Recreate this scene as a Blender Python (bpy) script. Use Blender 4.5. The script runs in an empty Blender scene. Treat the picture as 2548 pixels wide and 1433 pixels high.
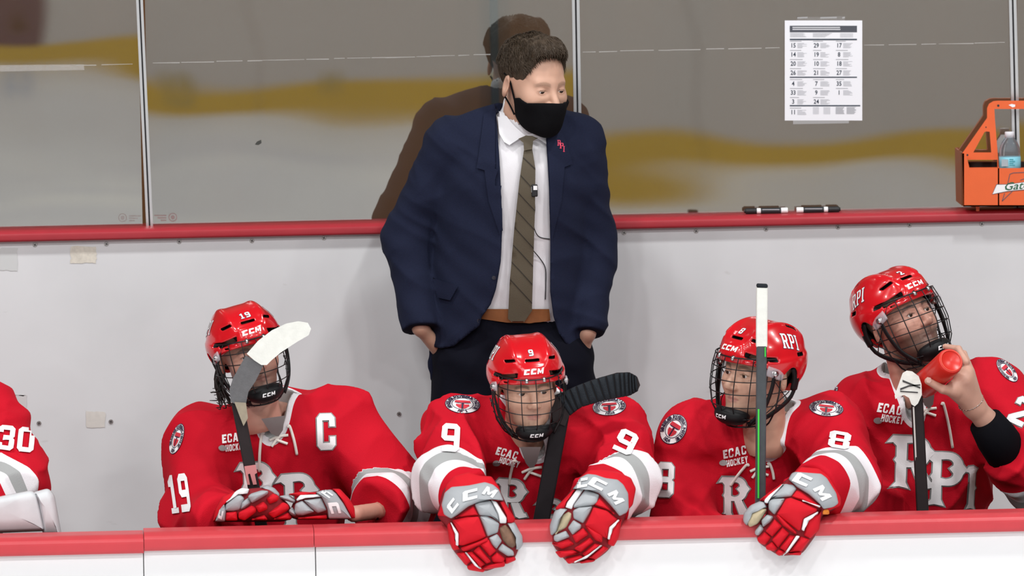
import bpy, bmesh, math
import numpy as np
from mathutils import Vector, Matrix
from mathutils.bvhtree import BVHTree
from mathutils.geometry import tessellate_polygon

SC = bpy.context.scene
COL = SC.collection

# ------------------------------------------------------------------ camera
W_PX, H_PX, F_PX = 2548.0, 1433.0, 26100.0
PITCH, YAW, ROLL = math.radians(5.0), math.radians(2.8), 0.017
TARGET = np.array([0.0, 0.75, 1.346]); DIST = 30.0
FWD = np.array([math.sin(YAW) * math.cos(PITCH), math.cos(YAW) * math.cos(PITCH), -math.sin(PITCH)])
_r0 = np.array([math.cos(YAW), -math.sin(YAW), 0.0])
_u0 = np.cross(_r0, FWD)
CR = math.cos(ROLL) * _r0 - math.sin(ROLL) * _u0
CU = math.sin(ROLL) * _r0 + math.cos(ROLL) * _u0
CAM = TARGET - DIST * FWD
cam_data = bpy.data.cameras.new('camera')
cam = bpy.data.objects.new('camera', cam_data)
COL.objects.link(cam)
cam.matrix_world = Matrix(((CR[0], CU[0], -FWD[0], CAM[0]), (CR[1], CU[1], -FWD[1], CAM[1]),
                           (CR[2], CU[2], -FWD[2], CAM[2]), (0, 0, 0, 1)))
cam_data.sensor_fit = 'HORIZONTAL'
cam_data.sensor_width = 36.0
cam_data.lens = F_PX * 36.0 / W_PX
cam_data.clip_start = 1.0
cam_data.clip_end = 300.0
cam_data.dof.use_dof = True
cam_data.dof.focus_distance = 29.95
cam_data.dof.aperture_fstop = 4.0
SC.camera = cam

# ------------------------------------------------------------------ light
SC.view_settings.view_transform = 'Standard'
SC.view_settings.look = 'None'
SC.view_settings.gamma = 1.0
SC.view_settings.use_curve_mapping = False
SC.view_settings.exposure = 0.22
world = bpy.data.worlds.new('arena_air')
SC.world = world
world.use_nodes = True
world.node_tree.nodes['Background'].inputs[0].default_value = (0.80, 0.82, 0.86, 1)
world.node_tree.nodes['Background'].inputs[1].default_value = 0.03

def lamp(x, y, z, size, energy, aim=(0, 0.6, 0.8)):
    d = bpy.data.lights.new('arena_lamp', 'AREA')
    d.shape = 'SQUARE'; d.size = size; d.energy = energy; d.color = (1.0, 0.99, 0.985)
    o = bpy.data.objects.new('arena_lamp', d); COL.objects.link(o)
    o.location = (x, y, z)
    o.rotation_euler = (Vector(aim) - Vector((x, y, z))).to_track_quat('-Z', 'Y').to_euler()
for ly, le in ((-2.0, 260), (-8.5, 300), (-15.0, 300), (-21.5, 300)):
    for lx in (-10.0, -3.4, 3.2, 9.8):
        lamp(lx, ly, 9.0, 0.7, le, (lx, ly + 0.6, 0.0))

def P(u, v, Y):
    """world point on the plane y = Y that the pixel (u, v) looks at"""
    d = FWD * F_PX + CR * (u - W_PX / 2) - CU * (v - H_PX / 2)
    t = (Y - CAM[1]) / d[1]
    return CAM + d * t
def ray(u, v):
    d = FWD * F_PX + CR * (u - W_PX / 2) - CU * (v - H_PX / 2)
    return d / np.linalg.norm(d)
# ------------------------------------------------------------------ helpers
def V3(p): return Vector((float(p[0]), float(p[1]), float(p[2])))
def nrm(v):
    v = np.asarray(v, float); return v / (np.linalg.norm(v) + 1e-12)
def rotx(a): c, s = math.cos(a), math.sin(a); return np.array([[1, 0, 0], [0, c, -s], [0, s, c]])
def roty(a): c, s = math.cos(a), math.sin(a); return np.array([[c, 0, s], [0, 1, 0], [-s, 0, c]])
def rotz(a): c, s = math.cos(a), math.sin(a); return np.array([[c, -s, 0], [s, c, 0], [0, 0, 1]])
def m4(R, t):
    M = Matrix.Identity(4)
    for i in range(3):
        for j in range(3): M[i][j] = float(R[i][j])
        M[i][3] = float(t[i])
    return M

MATS = {}
def mat(name, col=(0.8, 0.8, 0.8), rough=0.6, metal=0.0, var=0.0, vscale=20.0, bump=0.0, bscale=200.0, coat=0.0,
        sheen=0.0, trans=0.0, alpha=1.0, ior=1.45, spec=0.5, stretch=None):
    if name in MATS: return MATS[name]
    m = bpy.data.materials.new(name); m.use_nodes = True
    nt = m.node_tree; b = nt.nodes['Principled BSDF']
    b.inputs['Base Color'].default_value = (*col, 1)
    b.inputs['Roughness'].default_value = rough
    b.inputs['Metallic'].default_value = metal
    b.inputs['Coat Weight'].default_value = coat
    b.inputs['Coat Roughness'].default_value = 0.06
    b.inputs['Sheen Weight'].default_value = sheen
    b.inputs['Transmission Weight'].default_value = trans
    b.inputs['Alpha'].default_value = alpha
    b.inputs['IOR'].default_value = ior
    b.inputs['Specular IOR Level'].default_value = spec
    tc = None
    if var or bump:
        tc = nt.nodes.new('ShaderNodeTexCoord'); src = tc.outputs['Object']
        if stretch:
            mp = nt.nodes.new('ShaderNodeMapping'); mp.inputs['Scale'].default_value = stretch
            nt.links.new(src, mp.inputs[0]); src = mp.outputs[0]
    if var:
        n = nt.nodes.new('ShaderNodeTexNoise'); n.inputs['Scale'].default_value = vscale
        n.inputs['Detail'].default_value = 4
        nt.links.new(src, n.inputs['Vector'])
        mx = nt.nodes.new('ShaderNodeMix'); mx.data_type = 'RGBA'
        mx.inputs['A'].default_value = (*[max(0, c * (1 - var)) for c in col], 1)
        mx.inputs['B'].default_value = (*[min(1, c * (1 + var)) for c in col], 1)
        nt.links.new(n.outputs['Fac'], mx.inputs['Factor'])
        nt.links.new(mx.outputs['Result'], b.inputs['Base Color'])
    if bump:
        n2 = nt.nodes.new('ShaderNodeTexNoise'); n2.inputs['Scale'].default_value = bscale
        n2.inputs['Detail'].default_value = 2
        nt.links.new(src, n2.inputs['Vector'])
        bp = nt.nodes.new('ShaderNodeBump'); bp.inputs['Strength'].default_value = bump
        bp.inputs['Distance'].default_value = 0.004
        nt.links.new(n2.outputs['Fac'], bp.inputs['Height'])
        nt.links.new(bp.outputs['Normal'], b.inputs['Normal'])
    MATS[name] = m
    return m

def put(name, me, parent=None, M=None, world=True):
    """link mesh data as an object; world=True: mesh data is in world space although the parent sits elsewhere"""
    o = bpy.data.objects.new(name, me); COL.objects.link(o)
    if parent is not None:
        o.parent = parent
        if world: o.matrix_parent_inverse = WM[parent.name].inverted()
    if M is not None: o.matrix_basis = M
    WM[o.name] = (WM[parent.name] @ (WM[parent.name].inverted() if world else Matrix.Identity(4)) if parent is not None else Matrix.Identity(4)) @ (M if M is not None else Matrix.Identity(4))
    return o
WM = {}
def empty(name, loc):
    o = bpy.data.objects.new(name, None); COL.objects.link(o); o.location = V3(loc)
    o.empty_display_size = 0.1
    WM[o.name] = Matrix.Translation(V3(loc))
    return o
def tag(o, label=None, cat=None, group=None, kind=None):
    if label: o['label'] = label
    if cat: o['category'] = cat
    if group: o['group'] = group
    if kind: o['kind'] = kind
    return o

def npmesh(name, v, f, mt=None, smooth=True, mats=None, fmat=None):
    """fast mesh from numpy verts and equal-size faces (or a list of faces)"""
    me = bpy.data.meshes.new(name)
    v = np.asarray(v, np.float32)
    if isinstance(f, np.ndarray):
        k = f.shape[1]; tot = np.full(len(f), k, np.int32); loops = f.astype(np.int32).ravel()
    else:
        tot = np.array([len(q) for q in f], np.int32); loops = np.array([i for q in f for i in q], np.int32)
    me.vertices.add(len(v)); me.vertices.foreach_set('co', v.ravel())
    me.loops.add(len(loops)); me.loops.foreach_set('vertex_index', loops)
    me.polygons.add(len(tot))
    me.polygons.foreach_set('loop_start', np.concatenate(([0], np.cumsum(tot)[:-1])).astype(np.int32))
    me.polygons.foreach_set('loop_total', tot)
    me.update(calc_edges=True)
    me.validate()
    for m in (mats or ([mt] if mt else [])): me.materials.append(m)
    if fmat is not None: me.polygons.foreach_set('material_index', np.asarray(fmat, np.int32))
    me.polygons.foreach_set('use_smooth', np.full(len(me.polygons), smooth, bool))
    me.update()
    return me
def attr(me, name, val):
    a = me.attributes.new(name, 'FLOAT', 'POINT'); a.data.foreach_set('value', np.asarray(val, np.float32))
def bm_mesh(name, bm, mt=None, smooth=False):
    me = bpy.data.meshes.new(name); bm.to_mesh(me); bm.free()
    if mt: me.materials.append(mt)
    if smooth:
        me.polygons.foreach_set('use_smooth', np.full(len(me.polygons), True, bool))
    return me
def join_np(parts):
    vs, fs, k = [], [], 0
    for v, f in parts:
        v = np.asarray(v, float); vs.append(v)
        for q in f: fs.append([int(i) + k for i in q])
        k += len(v)
    return np.concatenate(vs), fs

def box(bm, lo, hi, bev=0.0, seg=2):
    lo = np.asarray(lo, float); hi = np.asarray(hi, float)
    r = bmesh.ops.create_cube(bm, size=1.0)
    for v in r['verts']:
        v.co = Vector(((lo[i] + hi[i]) / 2 + v.co[i] * (hi[i] - lo[i]) for i in range(3)))
    if bev:
        es = list({e for v in r['verts'] for e in v.link_edges})
        bmesh.ops.bevel(bm, geom=es, offset=bev, segments=seg, profile=0.5, affect='EDGES')
def box_me(name, lo, hi, mt, bev=0.0, seg=2):
    bm = bmesh.new(); box(bm, lo, hi, bev, seg); return bm_mesh(name, bm, mt)

def profile_x(prof, x0, x1):
    """closed YZ profile pushed along x -> verts, faces"""
    n = len(prof)
    v = [(x0, y, z) for y, z in prof] + [(x1, y, z) for y, z in prof]
    f = [[i, (i + 1) % n, n + (i + 1) % n, n + i] for i in range(n)] + [list(range(n))[::-1], list(range(n, 2 * n))]
    return np.array(v), f
def rounded(pts, r, seg=4):
    out = []; n = len(pts)
    for i in range(n):
        p = np.array(pts[i], float); a = np.array(pts[i - 1], float) - p; b = np.array(pts[(i + 1) % n], float) - p
        la, lb = np.linalg.norm(a), np.linalg.norm(b); rr = min(r, la * .45, lb * .45)
        a = p + a / la * rr; b = p + b / lb * rr
        for k in range(seg + 1):
            t = k / seg
            out.append(tuple((1 - t) ** 2 * a + 2 * t * (1 - t) * p + t * t * b))
    return out

def tube(path, rad, n=8, closed=False, flat=None, caps=True):
    """tube along a polyline; rad scalar or list; flat=(normal vector, squash)"""
    p = np.asarray(path, float); m = len(p)
    rad = np.full(m, rad) if np.isscalar(rad) else np.asarray(rad, float)
    if closed:
        t = np.roll(p, -1, 0) - np.roll(p, 1, 0)
    else:
        t = np.gradient(p, axis=0)
    t /= (np.linalg.norm(t, axis=1, keepdims=True) + 1e-12)
    ref = np.array([0, 0, 1.0]) if abs(t[0][2]) < 0.9 else np.array([1.0, 0, 0])
    nn = nrm(np.cross(t[0], ref)); vs = []
    ang = np.linspace(0, 2 * math.pi, n, endpoint=False)
    for i in range(m):
        nn = nrm(nn - t[i] * np.dot(nn, t[i])); bb = np.cross(t[i], nn)
        ring = p[i] + rad[i] * (np.cos(ang)[:, None] * nn + np.sin(ang)[:, None] * bb)
        if flat is not None:
            fn = nrm(flat[0]); d = (ring - p[i]) @ fn
            ring = ring - np.outer(d * (1 - flat[1]), fn)
        vs.append(ring)
    v = np.concatenate(vs); f = []
    for i in range(m if closed else m - 1):
        j = (i + 1) % m
        for k in range(n):
            f.append([i * n + k, i * n + (k + 1) % n, j * n + (k + 1) % n, j * n + k])
    if caps and not closed:
        f.append(list(range(n))[::-1]); f.append(list(range((m - 1) * n, m * n)))
    return v, f
def lathe(prof, n=24):
    """(r, z) profile turned about z"""
    ang = np.linspace(0, 2 * math.pi, n, endpoint=False)
    v = np.array([(r * math.cos(a), r * math.sin(a), z) for r, z in prof for a in ang]); f = []
    for i in range(len(prof) - 1):
        for k in range(n):
            f.append([i * n + k, i * n + (k + 1) % n, (i + 1) * n + (k + 1) % n, (i + 1) * n + k])
    f.append(list(range(n))[::-1]); f.append(list(range((len(prof) - 1) * n, len(prof) * n)))
    return v, f
def smooth_path(pts, n=40, closed=False):
    p = np.asarray(pts, float); m = len(p); out = []
    ts = np.linspace(0, m if closed else m - 1, n, endpoint=not closed)
    for t in ts:
        i = int(min(t, (m - 1e-6) if closed else m - 1 - 1e-6)); u = t - i
        g = (lambda k: p[k % m]) if closed else (lambda k: p[min(max(k, 0), m - 1)])
        a, b, c, d = g(i - 1), g(i), g(i + 1), g(i + 2)
        out.append(0.5 * ((2 * b) + (-a + c) * u + (2 * a - 5 * b + 4 * c - d) * u * u + (-a + 3 * b - 3 * c + d) * u ** 3))
    return np.array(out)

# ---- signed-distance shapes -> smooth meshes
def sd_cap(p, a, b, ra, rb=None, sq=None):
    """tapered capsule; sq=(axis vector, factor) squeezes it along an axis"""
    rb = ra if rb is None else rb
    a = np.asarray(a, float); b = np.asarray(b, float)
    ab = b - a; pa = p - a
    t = np.clip(pa @ ab / (ab @ ab + 1e-12), 0, 1)
    d = pa - t[:, None] * ab
    if sq is not None:
        n = nrm(sq[0]); k = d @ n
        d = d + np.outer(k * (1 / sq[1] - 1), n)
    return np.sqrt((d * d).sum(1)) - (ra + (rb - ra) * t)
def sd_ell(p, c, r, R=None):
    q = p - np.asarray(c, float)
    if R is not None: q = q @ R
    r = np.asarray(r, float)
    k0 = np.sqrt(((q / r) ** 2).sum(1)); k1 = np.sqrt(((q / (r * r)) ** 2).sum(1)) + 1e-9
    return k0 * (k0 - 1) / k1
def sd_box(p, c, h, r=0.0, R=None):
    q = p - np.asarray(c, float)
    if R is not None: q = q @ R
    q = np.abs(q) - (np.asarray(h, float) - r)
    return np.sqrt((np.maximum(q, 0) ** 2).sum(1)) + np.minimum(q.max(1), 0) - r
def smin(a, b, k):
    h = np.clip(0.5 + 0.5 * (b - a) / k, 0, 1)
    return b * (1 - h) + a * h - k * h * (1 - h)
def smax(a, b, k): return -smin(-a, -b, k)
def sd_poly2(x, y, poly):
    """signed distance to a closed 2-D polygon (negative inside)"""
    P2 = np.asarray(poly, float); d = np.full(len(x), 1e9); s = np.ones(len(x)); n = len(P2)
    for i in range(n):
        a, b = P2[i], P2[i - 1]
        ex, ey = b - a; wx, wy = x - a[0], y - a[1]
        t = np.clip((wx * ex + wy * ey) / (ex * ex + ey * ey + 1e-12), 0, 1)
        d = np.minimum(d, (wx - ex * t) ** 2 + (wy - ey * t) ** 2)
        c1 = y >= a[1]; c2 = y < b[1]; c3 = ex * wy > ey * wx
        fl = (c1 & c2 & c3) | (~c1 & ~c2 & ~c3)
        s = np.where(fl, -s, s)
    return s * np.sqrt(d)
def waves(p, seed, scale=1.0, n=7):
    """cheap smooth noise: a sum of warped sines, about -1..1"""
    r = np.random.RandomState(seed); o = np.zeros(len(p)); q = p * scale
    for i in range(n):
        k = r.normal(size=3); k *= (1.0 + 1.3 * i) / np.linalg.norm(k)
        o += np.sin(q @ k * 6.0 + r.rand() * 6.28 + 1.3 * np.sin(q @ r.normal(size=3) * 4)) / (1 + 0.6 * i)
    return o / 2.6

def surfnet(f, lo, hi, h, coarse=4, newton=2, lip=1.6):
    lo = np.asarray(lo, float); hi = np.asarray(hi, float)
    nc = np.ceil((hi - lo) / (h * coarse)).astype(int); n = nc * coarse + 1
    ii = np.indices(nc).reshape(3, -1).T
    dc = f(lo + (ii + 0.5) * h * coarse).reshape(nc)
    band = np.abs(dc) < 0.87 * coarse * h * lip
    pm = np.zeros(n, bool)
    up = band.repeat(coarse, 0).repeat(coarse, 1).repeat(coarse, 2)
    for a in (0, 1):
        for b in (0, 1):
            for c in (0, 1):
                pm[a:a + up.shape[0], b:b + up.shape[1], c:c + up.shape[2]] |= up
    sg = np.where(dc > 0, 1.0, -1.0).repeat(coarse, 0).repeat(coarse, 1).repeat(coarse, 2)
    vals = np.pad(sg, ((0, 1),) * 3, mode='edge')
    pts = np.argwhere(pm); out = np.empty(len(pts))
    for k in range(0, len(pts), 400000):
        out[k:k + 400000] = f(lo + pts[k:k + 400000] * h)
    vals[pm] = out
    s = vals < 0
    cnt = np.zeros(n - 1, int); cs = [(a, b, c) for a in (0, 1) for b in (0, 1) for c in (0, 1)]
    sl = lambda g, o: g[o[0]:o[0] + n[0] - 1, o[1]:o[1] + n[1] - 1, o[2]:o[2] + n[2] - 1]
    for o in cs: cnt += sl(s, o)
    act = (cnt > 0) & (cnt < 8)
    cells = np.argwhere(act); idx = np.full(n - 1, -1); idx[act] = np.arange(len(cells))
    acc = np.zeros((len(cells), 3)); num = np.zeros(len(cells))
    cv = {o: sl(vals, o)[act] for o in cs}
    for o in cs:
        for ax in range(3):
            if o[ax] == 0:
                o2 = list(o); o2[ax] = 1; o2 = tuple(o2)
                v0, v1 = cv[o], cv[o2]; mk = (v0 < 0) != (v1 < 0)
                t = np.where(mk, v0 / np.where(mk, v0 - v1, 1), 0)
                q = np.tile(np.array(o, float), (len(cells), 1)); q[:, ax] += t
                acc += q * mk[:, None]; num += mk
    v = lo + (cells + acc / num[:, None]) * h
    quads = []
    for ax in range(3):
        b, c = [(1, 2), (2, 0), (0, 1)][ax]
        s0 = np.take(s, range(0, n[ax] - 1), ax); s1 = np.take(s, range(1, n[ax]), ax)
        ch = np.argwhere(s0 != s1)
        ok = (ch[:, b] > 0) & (ch[:, c] > 0) & (ch[:, b] < n[b] - 1) & (ch[:, c] < n[c] - 1)
        ch = ch[ok]
        if not len(ch): continue
        eb = np.zeros(3, int); eb[b] = 1; ec = np.zeros(3, int); ec[c] = 1
        g = lambda q: idx[q[:, 0], q[:, 1], q[:, 2]]
        q4 = np.stack([g(ch - eb - ec), g(ch - ec), g(ch), g(ch - eb)], 1)
        ins = s[ch[:, 0], ch[:, 1], ch[:, 2]]
        quads.append(np.where(ins[:, None], q4, q4[:, ::-1]))
    qd = np.concatenate(quads); qd = qd[(qd >= 0).all(1)]
    e = h * 0.3
    for _ in range(newton):
        d = f(v); g = np.stack([f(v + e * np.eye(3)[i]) - f(v - e * np.eye(3)[i]) for i in range(3)], 1) / (2 * e)
        st = d[:, None] * g / ((g * g).sum(1, keepdims=True) + 1e-6)
        L = np.linalg.norm(st, axis=1, keepdims=True)
        v = v - st * np.minimum(1, h * 0.6 / (L + 1e-9))
    return v, qd

# ---- flat lettering laid on surfaces
def area2(p): return 0.5 * sum(p[i - 1][0] * p[i][1] - p[i][0] * p[i - 1][1] for i in range(len(p)))
def offset_poly(poly, d):
    """grow a counter-clockwise outline (shrink a clockwise hole) by d"""
    n = len(poly); out = []
    for i in range(n):
        a, b, c = (np.array(poly[k % n], float) for k in (i - 1, i, i + 1))
        e1 = b - a; e2 = c - b
        n1 = np.array([e1[1], -e1[0]]) / (np.linalg.norm(e1) + 1e-9); n2 = np.array([e2[1], -e2[0]]) / (np.linalg.norm(e2) + 1e-9)
        m = n1 + n2; L = np.linalg.norm(m)
        m = n1 if L < 1e-6 else m / L
        k = min(1 / max(m @ n1, 0.35), 2.2)
        out.append(tuple(b + m * d * k))
    return out
def grow(glyphs, d): return [[offset_poly(q, d) for q in g] for g in glyphs]
def ccw(g): return [(q if (area2(q) > 0) == (k == 0) else q[::-1]) for k, q in enumerate(g)]
def place(glyphs, sx, sy=None, ox=0, oy=0, shear=0.0, rot=0.0):
    sy = sx if sy is None else sy; c, s = math.cos(rot), math.sin(rot); out = []
    for g in glyphs:
        gg = []
        for q in g:
            qq = []
            for x, y in q:
                X = (x + shear * y) * sx; Y = y * sy
                qq.append((X * c - Y * s + ox, X * s + Y * c + oy))
            gg.append(qq)
        out.append(gg)
    return out
def flat_mesh(glyphs, step):
    """triangulate outlines with holes and cut them into cells of about `step` -> bmesh with z=0"""
    bm = bmesh.new()
    for g in glyphs:
        g = ccw(g)
        vl = [[Vector((x, y, 0)) for x, y in q] for q in g]
        fl = [v for q in vl for v in q]
        vs = [bm.verts.new(v) for v in fl]
        for t in tessellate_polygon(vl):
            try: bm.faces.new([vs[i] for i in t])
            except ValueError: pass
    xs = [v.co.x for v in bm.verts]; ys = [v.co.y for v in bm.verts]
    for ax, lo, hi in ((0, min(xs), max(xs)), (1, min(ys), max(ys))):
        k = math.ceil(lo / step) * step
        while k < hi:
            co = Vector((0, 0, 0)); co[ax] = k; no = Vector((0, 0, 0)); no[ax] = 1
            bmesh.ops.bisect_plane(bm, geom=bm.verts[:] + bm.edges[:] + bm.faces[:], plane_co=co, plane_no=no)
            k += step
    return bm
def bvh_of(v, f): return BVHTree.FromPolygons([tuple(map(float, p)) for p in v], [tuple(int(i) for i in q) for q in f])
def finish_decal(name, bm, mt, parent, world=True, thick=0.0):
    bmesh.ops.recalc_face_normals(bm, faces=bm.faces[:])
    if thick:
        r = bmesh.ops.extrude_face_region(bm, geom=bm.faces[:])
    return put(name, bm_mesh(name, bm, mt, smooth=True), parent, world=world)
def decal_px(name, glyphs, step, tree, mt, parent, eps=0.0015, back=None):
    """lay outlines given in photograph pixels (y down) on the surface seen there"""
    bm = flat_mesh(glyphs, step)
    lay_px(bm, tree, eps)
    return finish_decal(name, bm, mt, parent)
def lay_px(bm, tree, eps):
    """move a flat pixel mesh onto the surface seen behind each pixel; drop what runs past its outline"""
    c0 = V3(CAM); bad = []
    for v in bm.verts:
        d = V3(ray(v.co.x, v.co.y)); h = tree.ray_cast(c0 + d * 20.0, d, 30.0)
        if h[0] is None: bad.append(v); continue
        n = h[1] if h[1].dot(d) < 0 else -h[1]
        v.co = h[0] + n * eps * 0.5 - d * eps
    if bad: bmesh.ops.delete(bm, geom=bad, context='VERTS')
    far_ = [e for e in bm.edges if abs(e.verts[0].co.y - e.verts[1].co.y) > 0.06]
    if far_: bmesh.ops.delete(bm, geom=far_, context='EDGES')
def decal_dir(name, glyphs, step, tree, org, U, V, mt, parent, eps=0.0012, world=False, far=0.2):
    """lay outlines on a surface along a direction; outline x,y run along U,V from org"""
    bm = flat_mesh(glyphs, step); U = nrm(U); V = nrm(V); N = nrm(np.cross(U, V)); org = np.asarray(org, float)
    for v in bm.verts:
        q = org + U * v.co.x + V * v.co.y
        h = tree.ray_cast(V3(q + N * far), V3(-N), far * 3)
        if h[0] is None: h = tree.find_nearest(V3(q))
        v.co = h[0] + V3(N) * eps
    return finish_decal(name, bm, mt, parent, world=world)

def circ(cx, cy, rx, ry=None, n=28, a0=0.0, a1=2 * math.pi, end=False):
    ry = rx if ry is None else ry
    return [(cx + rx * math.cos(a), cy + ry * math.sin(a)) for a in np.linspace(a0, a1, n, endpoint=end)]
def rect(x0, y0, x1, y1): return [(x0, y0), (x1, y0), (x1, y1), (x0, y1)]
def text_glyphs(s, size=1.0, bold=0.0, res=3):
    """outlines of the built-in typeface as a list of [outer, holes...]"""
    cu = bpy.data.curves.new('t', 'FONT'); cu.body = s; cu.size = size; cu.align_x = 'CENTER'; cu.align_y = 'CENTER'
    cu.resolution_u = res; cu.offset = bold
    o = bpy.data.objects.new('t', cu); me = bpy.data.meshes.new_from_object(o)
    bm = bmesh.new(); bm.from_mesh(me)
    bpy.data.objects.remove(o); bpy.data.curves.remove(cu); bpy.data.meshes.remove(me)
    return bm
# ------------------------------------------------------------------ the setting
FC_Z, FC_Y0, FC_Y1 = 0.75, -0.02, 0.12        # front rail
BC_Z, BW_Y, GL_Y = 1.477, 1.55, 1.615           # back rail, back wall face, glass
ICE_Z = -0.30; FAR_ADX = -2.62; STEP_Z = 0.177
M_WHITE = mat('white_board', (0.82, 0.82, 0.83), 0.32, var=0.02, vscale=3)
M_RED_RAIL = mat('red_rail', (0.55, 0.048, 0.060), 0.38, var=0.10, vscale=14, bump=0.08, bscale=60)
M_SEAM = mat('seam_dark', (0.03, 0.028, 0.03), 0.8)
M_ALU = mat('brushed_aluminium', (0.62, 0.63, 0.64), 0.38, metal=0.85, var=0.08, vscale=40, stretch=(30, 30, 1))
M_STEEL = mat('screw_steel', (0.45, 0.44, 0.43), 0.4, metal=0.8)
M_DARK = mat('black_plastic', (0.012, 0.012, 0.014), 0.45)

# back board: off-white plastic with scuffs
def board_material():
    m = bpy.data.materials.new('scuffed_back_board'); m.use_nodes = True; nt = m.node_tree; b = nt.nodes['Principled BSDF']
    tc = nt.nodes.new('ShaderNodeTexCoord')
    n1 = nt.nodes.new('ShaderNodeTexNoise'); n1.inputs['Scale'].default_value = 2.2; n1.inputs['Detail'].default_value = 6
    nt.links.new(tc.outputs['Object'], n1.inputs['Vector'])
    r1 = nt.nodes.new('ShaderNodeValToRGB')
    r1.color_ramp.elements[0].position = 0.35; r1.color_ramp.elements[0].color = (0.635, 0.65, 0.665, 1)
    r1.color_ramp.elements[1].position = 0.62; r1.color_ramp.elements[1].color = (0.70, 0.715, 0.73, 1)
    nt.links.new(n1.outputs['Fac'], r1.inputs['Fac'])
    mp = nt.nodes.new('ShaderNodeMapping'); mp.inputs['Rotation'].default_value = (0, 0.6, 0); mp.inputs['Scale'].default_value = (9, 1, 26)
    nt.links.new(tc.outputs['Object'], mp.inputs[0])
    n2 = nt.nodes.new('ShaderNodeTexNoise'); n2.inputs['Scale'].default_value = 1.4; n2.inputs['Detail'].default_value = 3
    nt.links.new(mp.outputs[0], n2.inputs['Vector'])
    r2 = nt.nodes.new('ShaderNodeValToRGB')
    r2.color_ramp.elements[0].position = 0.72; r2.color_ramp.elements[0].color = (0, 0, 0, 1)
    r2.color_ramp.elements[1].position = 0.80; r2.color_ramp.elements[1].color = (0.5, 0.5, 0.5, 1)
    nt.links.new(n2.outputs['Fac'], r2.inputs['Fac'])
    mx = nt.nodes.new('ShaderNodeMix'); mx.data_type = 'RGBA'
    nt.links.new(r2.outputs['Color'], mx.inputs['Factor']); nt.links.new(r1.outputs['Color'], mx.inputs['A'])
    mx.inputs['B'].default_value = (0.50, 0.50, 0.50, 1)
    nt.links.new(mx.outputs['Result'], b.inputs['Base Color'])
    b.inputs['Roughness'].default_value = 0.35
    return m
M_BACKBOARD = board_material()

def ice_material():
    m = bpy.data.materials.new('rink_ice'); m.use_nodes = True; nt = m.node_tree; b = nt.nodes['Principled BSDF']
    tc = nt.nodes.new('ShaderNodeTexCoord')
    n1 = nt.nodes.new('ShaderNodeTexNoise'); n1.inputs['Scale'].default_value = 0.9; n1.inputs['Detail'].default_value = 8
    nt.links.new(tc.outputs['Object'], n1.inputs['Vector'])
    r1 = nt.nodes.new('ShaderNodeValToRGB')
    r1.color_ramp.elements[0].position = 0.3; r1.color_ramp.elements[0].color = (0.70, 0.72, 0.76, 1)
    r1.color_ramp.elements[1].position = 0.7; r1.color_ramp.elements[1].color = (0.86, 0.86, 0.84, 1)
    nt.links.new(n1.outputs['Fac'], r1.inputs['Fac']); nt.links.new(r1.outputs['Color'], b.inputs['Base Color'])
    b.inputs['Roughness'].default_value = 0.35
    return m

def sheet(name, x0, x1, y0, y1, z, mt):
    v = [(x0, y0, z), (x1, y0, z), (x1, y1, z), (x0, y1, z)]
    return npmesh(name, np.array(v), [[0, 1, 2, 3]], mt, smooth=False)
ice = tag(put('ice_rink', sheet('ice_rink', -30, 30, -34, 0.0, ICE_Z, ice_material())),
          'white rink ice spreading out in front of the bench boards', 'ice', kind='structure')
# the far side of the rink, which the glass mirrors: boards with a gold kick plate
FB_Y = -25.9
far = tag(empty('wall_far', (0, FB_Y, ICE_Z)), 'far white rink boards with gold kick plate mirrored in the bench glass', 'boards', kind='structure')
for k in range(-8, 8):
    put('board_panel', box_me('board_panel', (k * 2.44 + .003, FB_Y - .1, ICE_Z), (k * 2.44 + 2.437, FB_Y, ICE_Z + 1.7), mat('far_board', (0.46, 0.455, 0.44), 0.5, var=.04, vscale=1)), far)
    put('kick_plate', box_me('kick_plate', (k * 2.44 + .003, FB_Y, ICE_Z), (k * 2.44 + 2.437, FB_Y + .012, ICE_Z + .18), mat('gold_kick_plate', (0.52, 0.33, 0.008), 0.4, var=.1, vscale=2)), far)
put('top_rail', box_me('far_rail', (-19.5, FB_Y - .12, ICE_Z + 1.7), (19.5, FB_Y + .02, ICE_Z + 1.75), M_ALU), far)

floor = tag(put('floor', box_me('floor', (-4, 0.08, -0.30), (4, 3.6, 0.0), mat('rubber_floor', (0.035, 0.035, 0.038), 0.85, var=0.3, vscale=60))),
            'black rubber matting along the players bench', 'floor', kind='structure')
M_BROWN = mat('brown_concourse_wall', (0.13, 0.046, 0.007), 0.7, var=0.25, vscale=2.5, stretch=(2, 1, 0.4))
put('coach_step', box_me('coach_step', (-4, 1.04, 0.0), (4, 1.55, STEP_Z), mat('step_rubber', (0.03, 0.03, 0.032), 0.85)), floor)
rear = tag(put('wall_rear', box_me('wall_rear', (-5, 3.6, -0.3), (5, 3.75, 5), M_BROWN)),
           'dark brown wall seen dimly through the bench glass', 'wall', kind='structure')
for x in (P(1232, 180, 3.54)[0],):
    put('dark_post', box_me('dark_post', (x - 0.012, 3.54, -0.3), (x + 0.012, 3.6, 5), M_DARK), rear)

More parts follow.
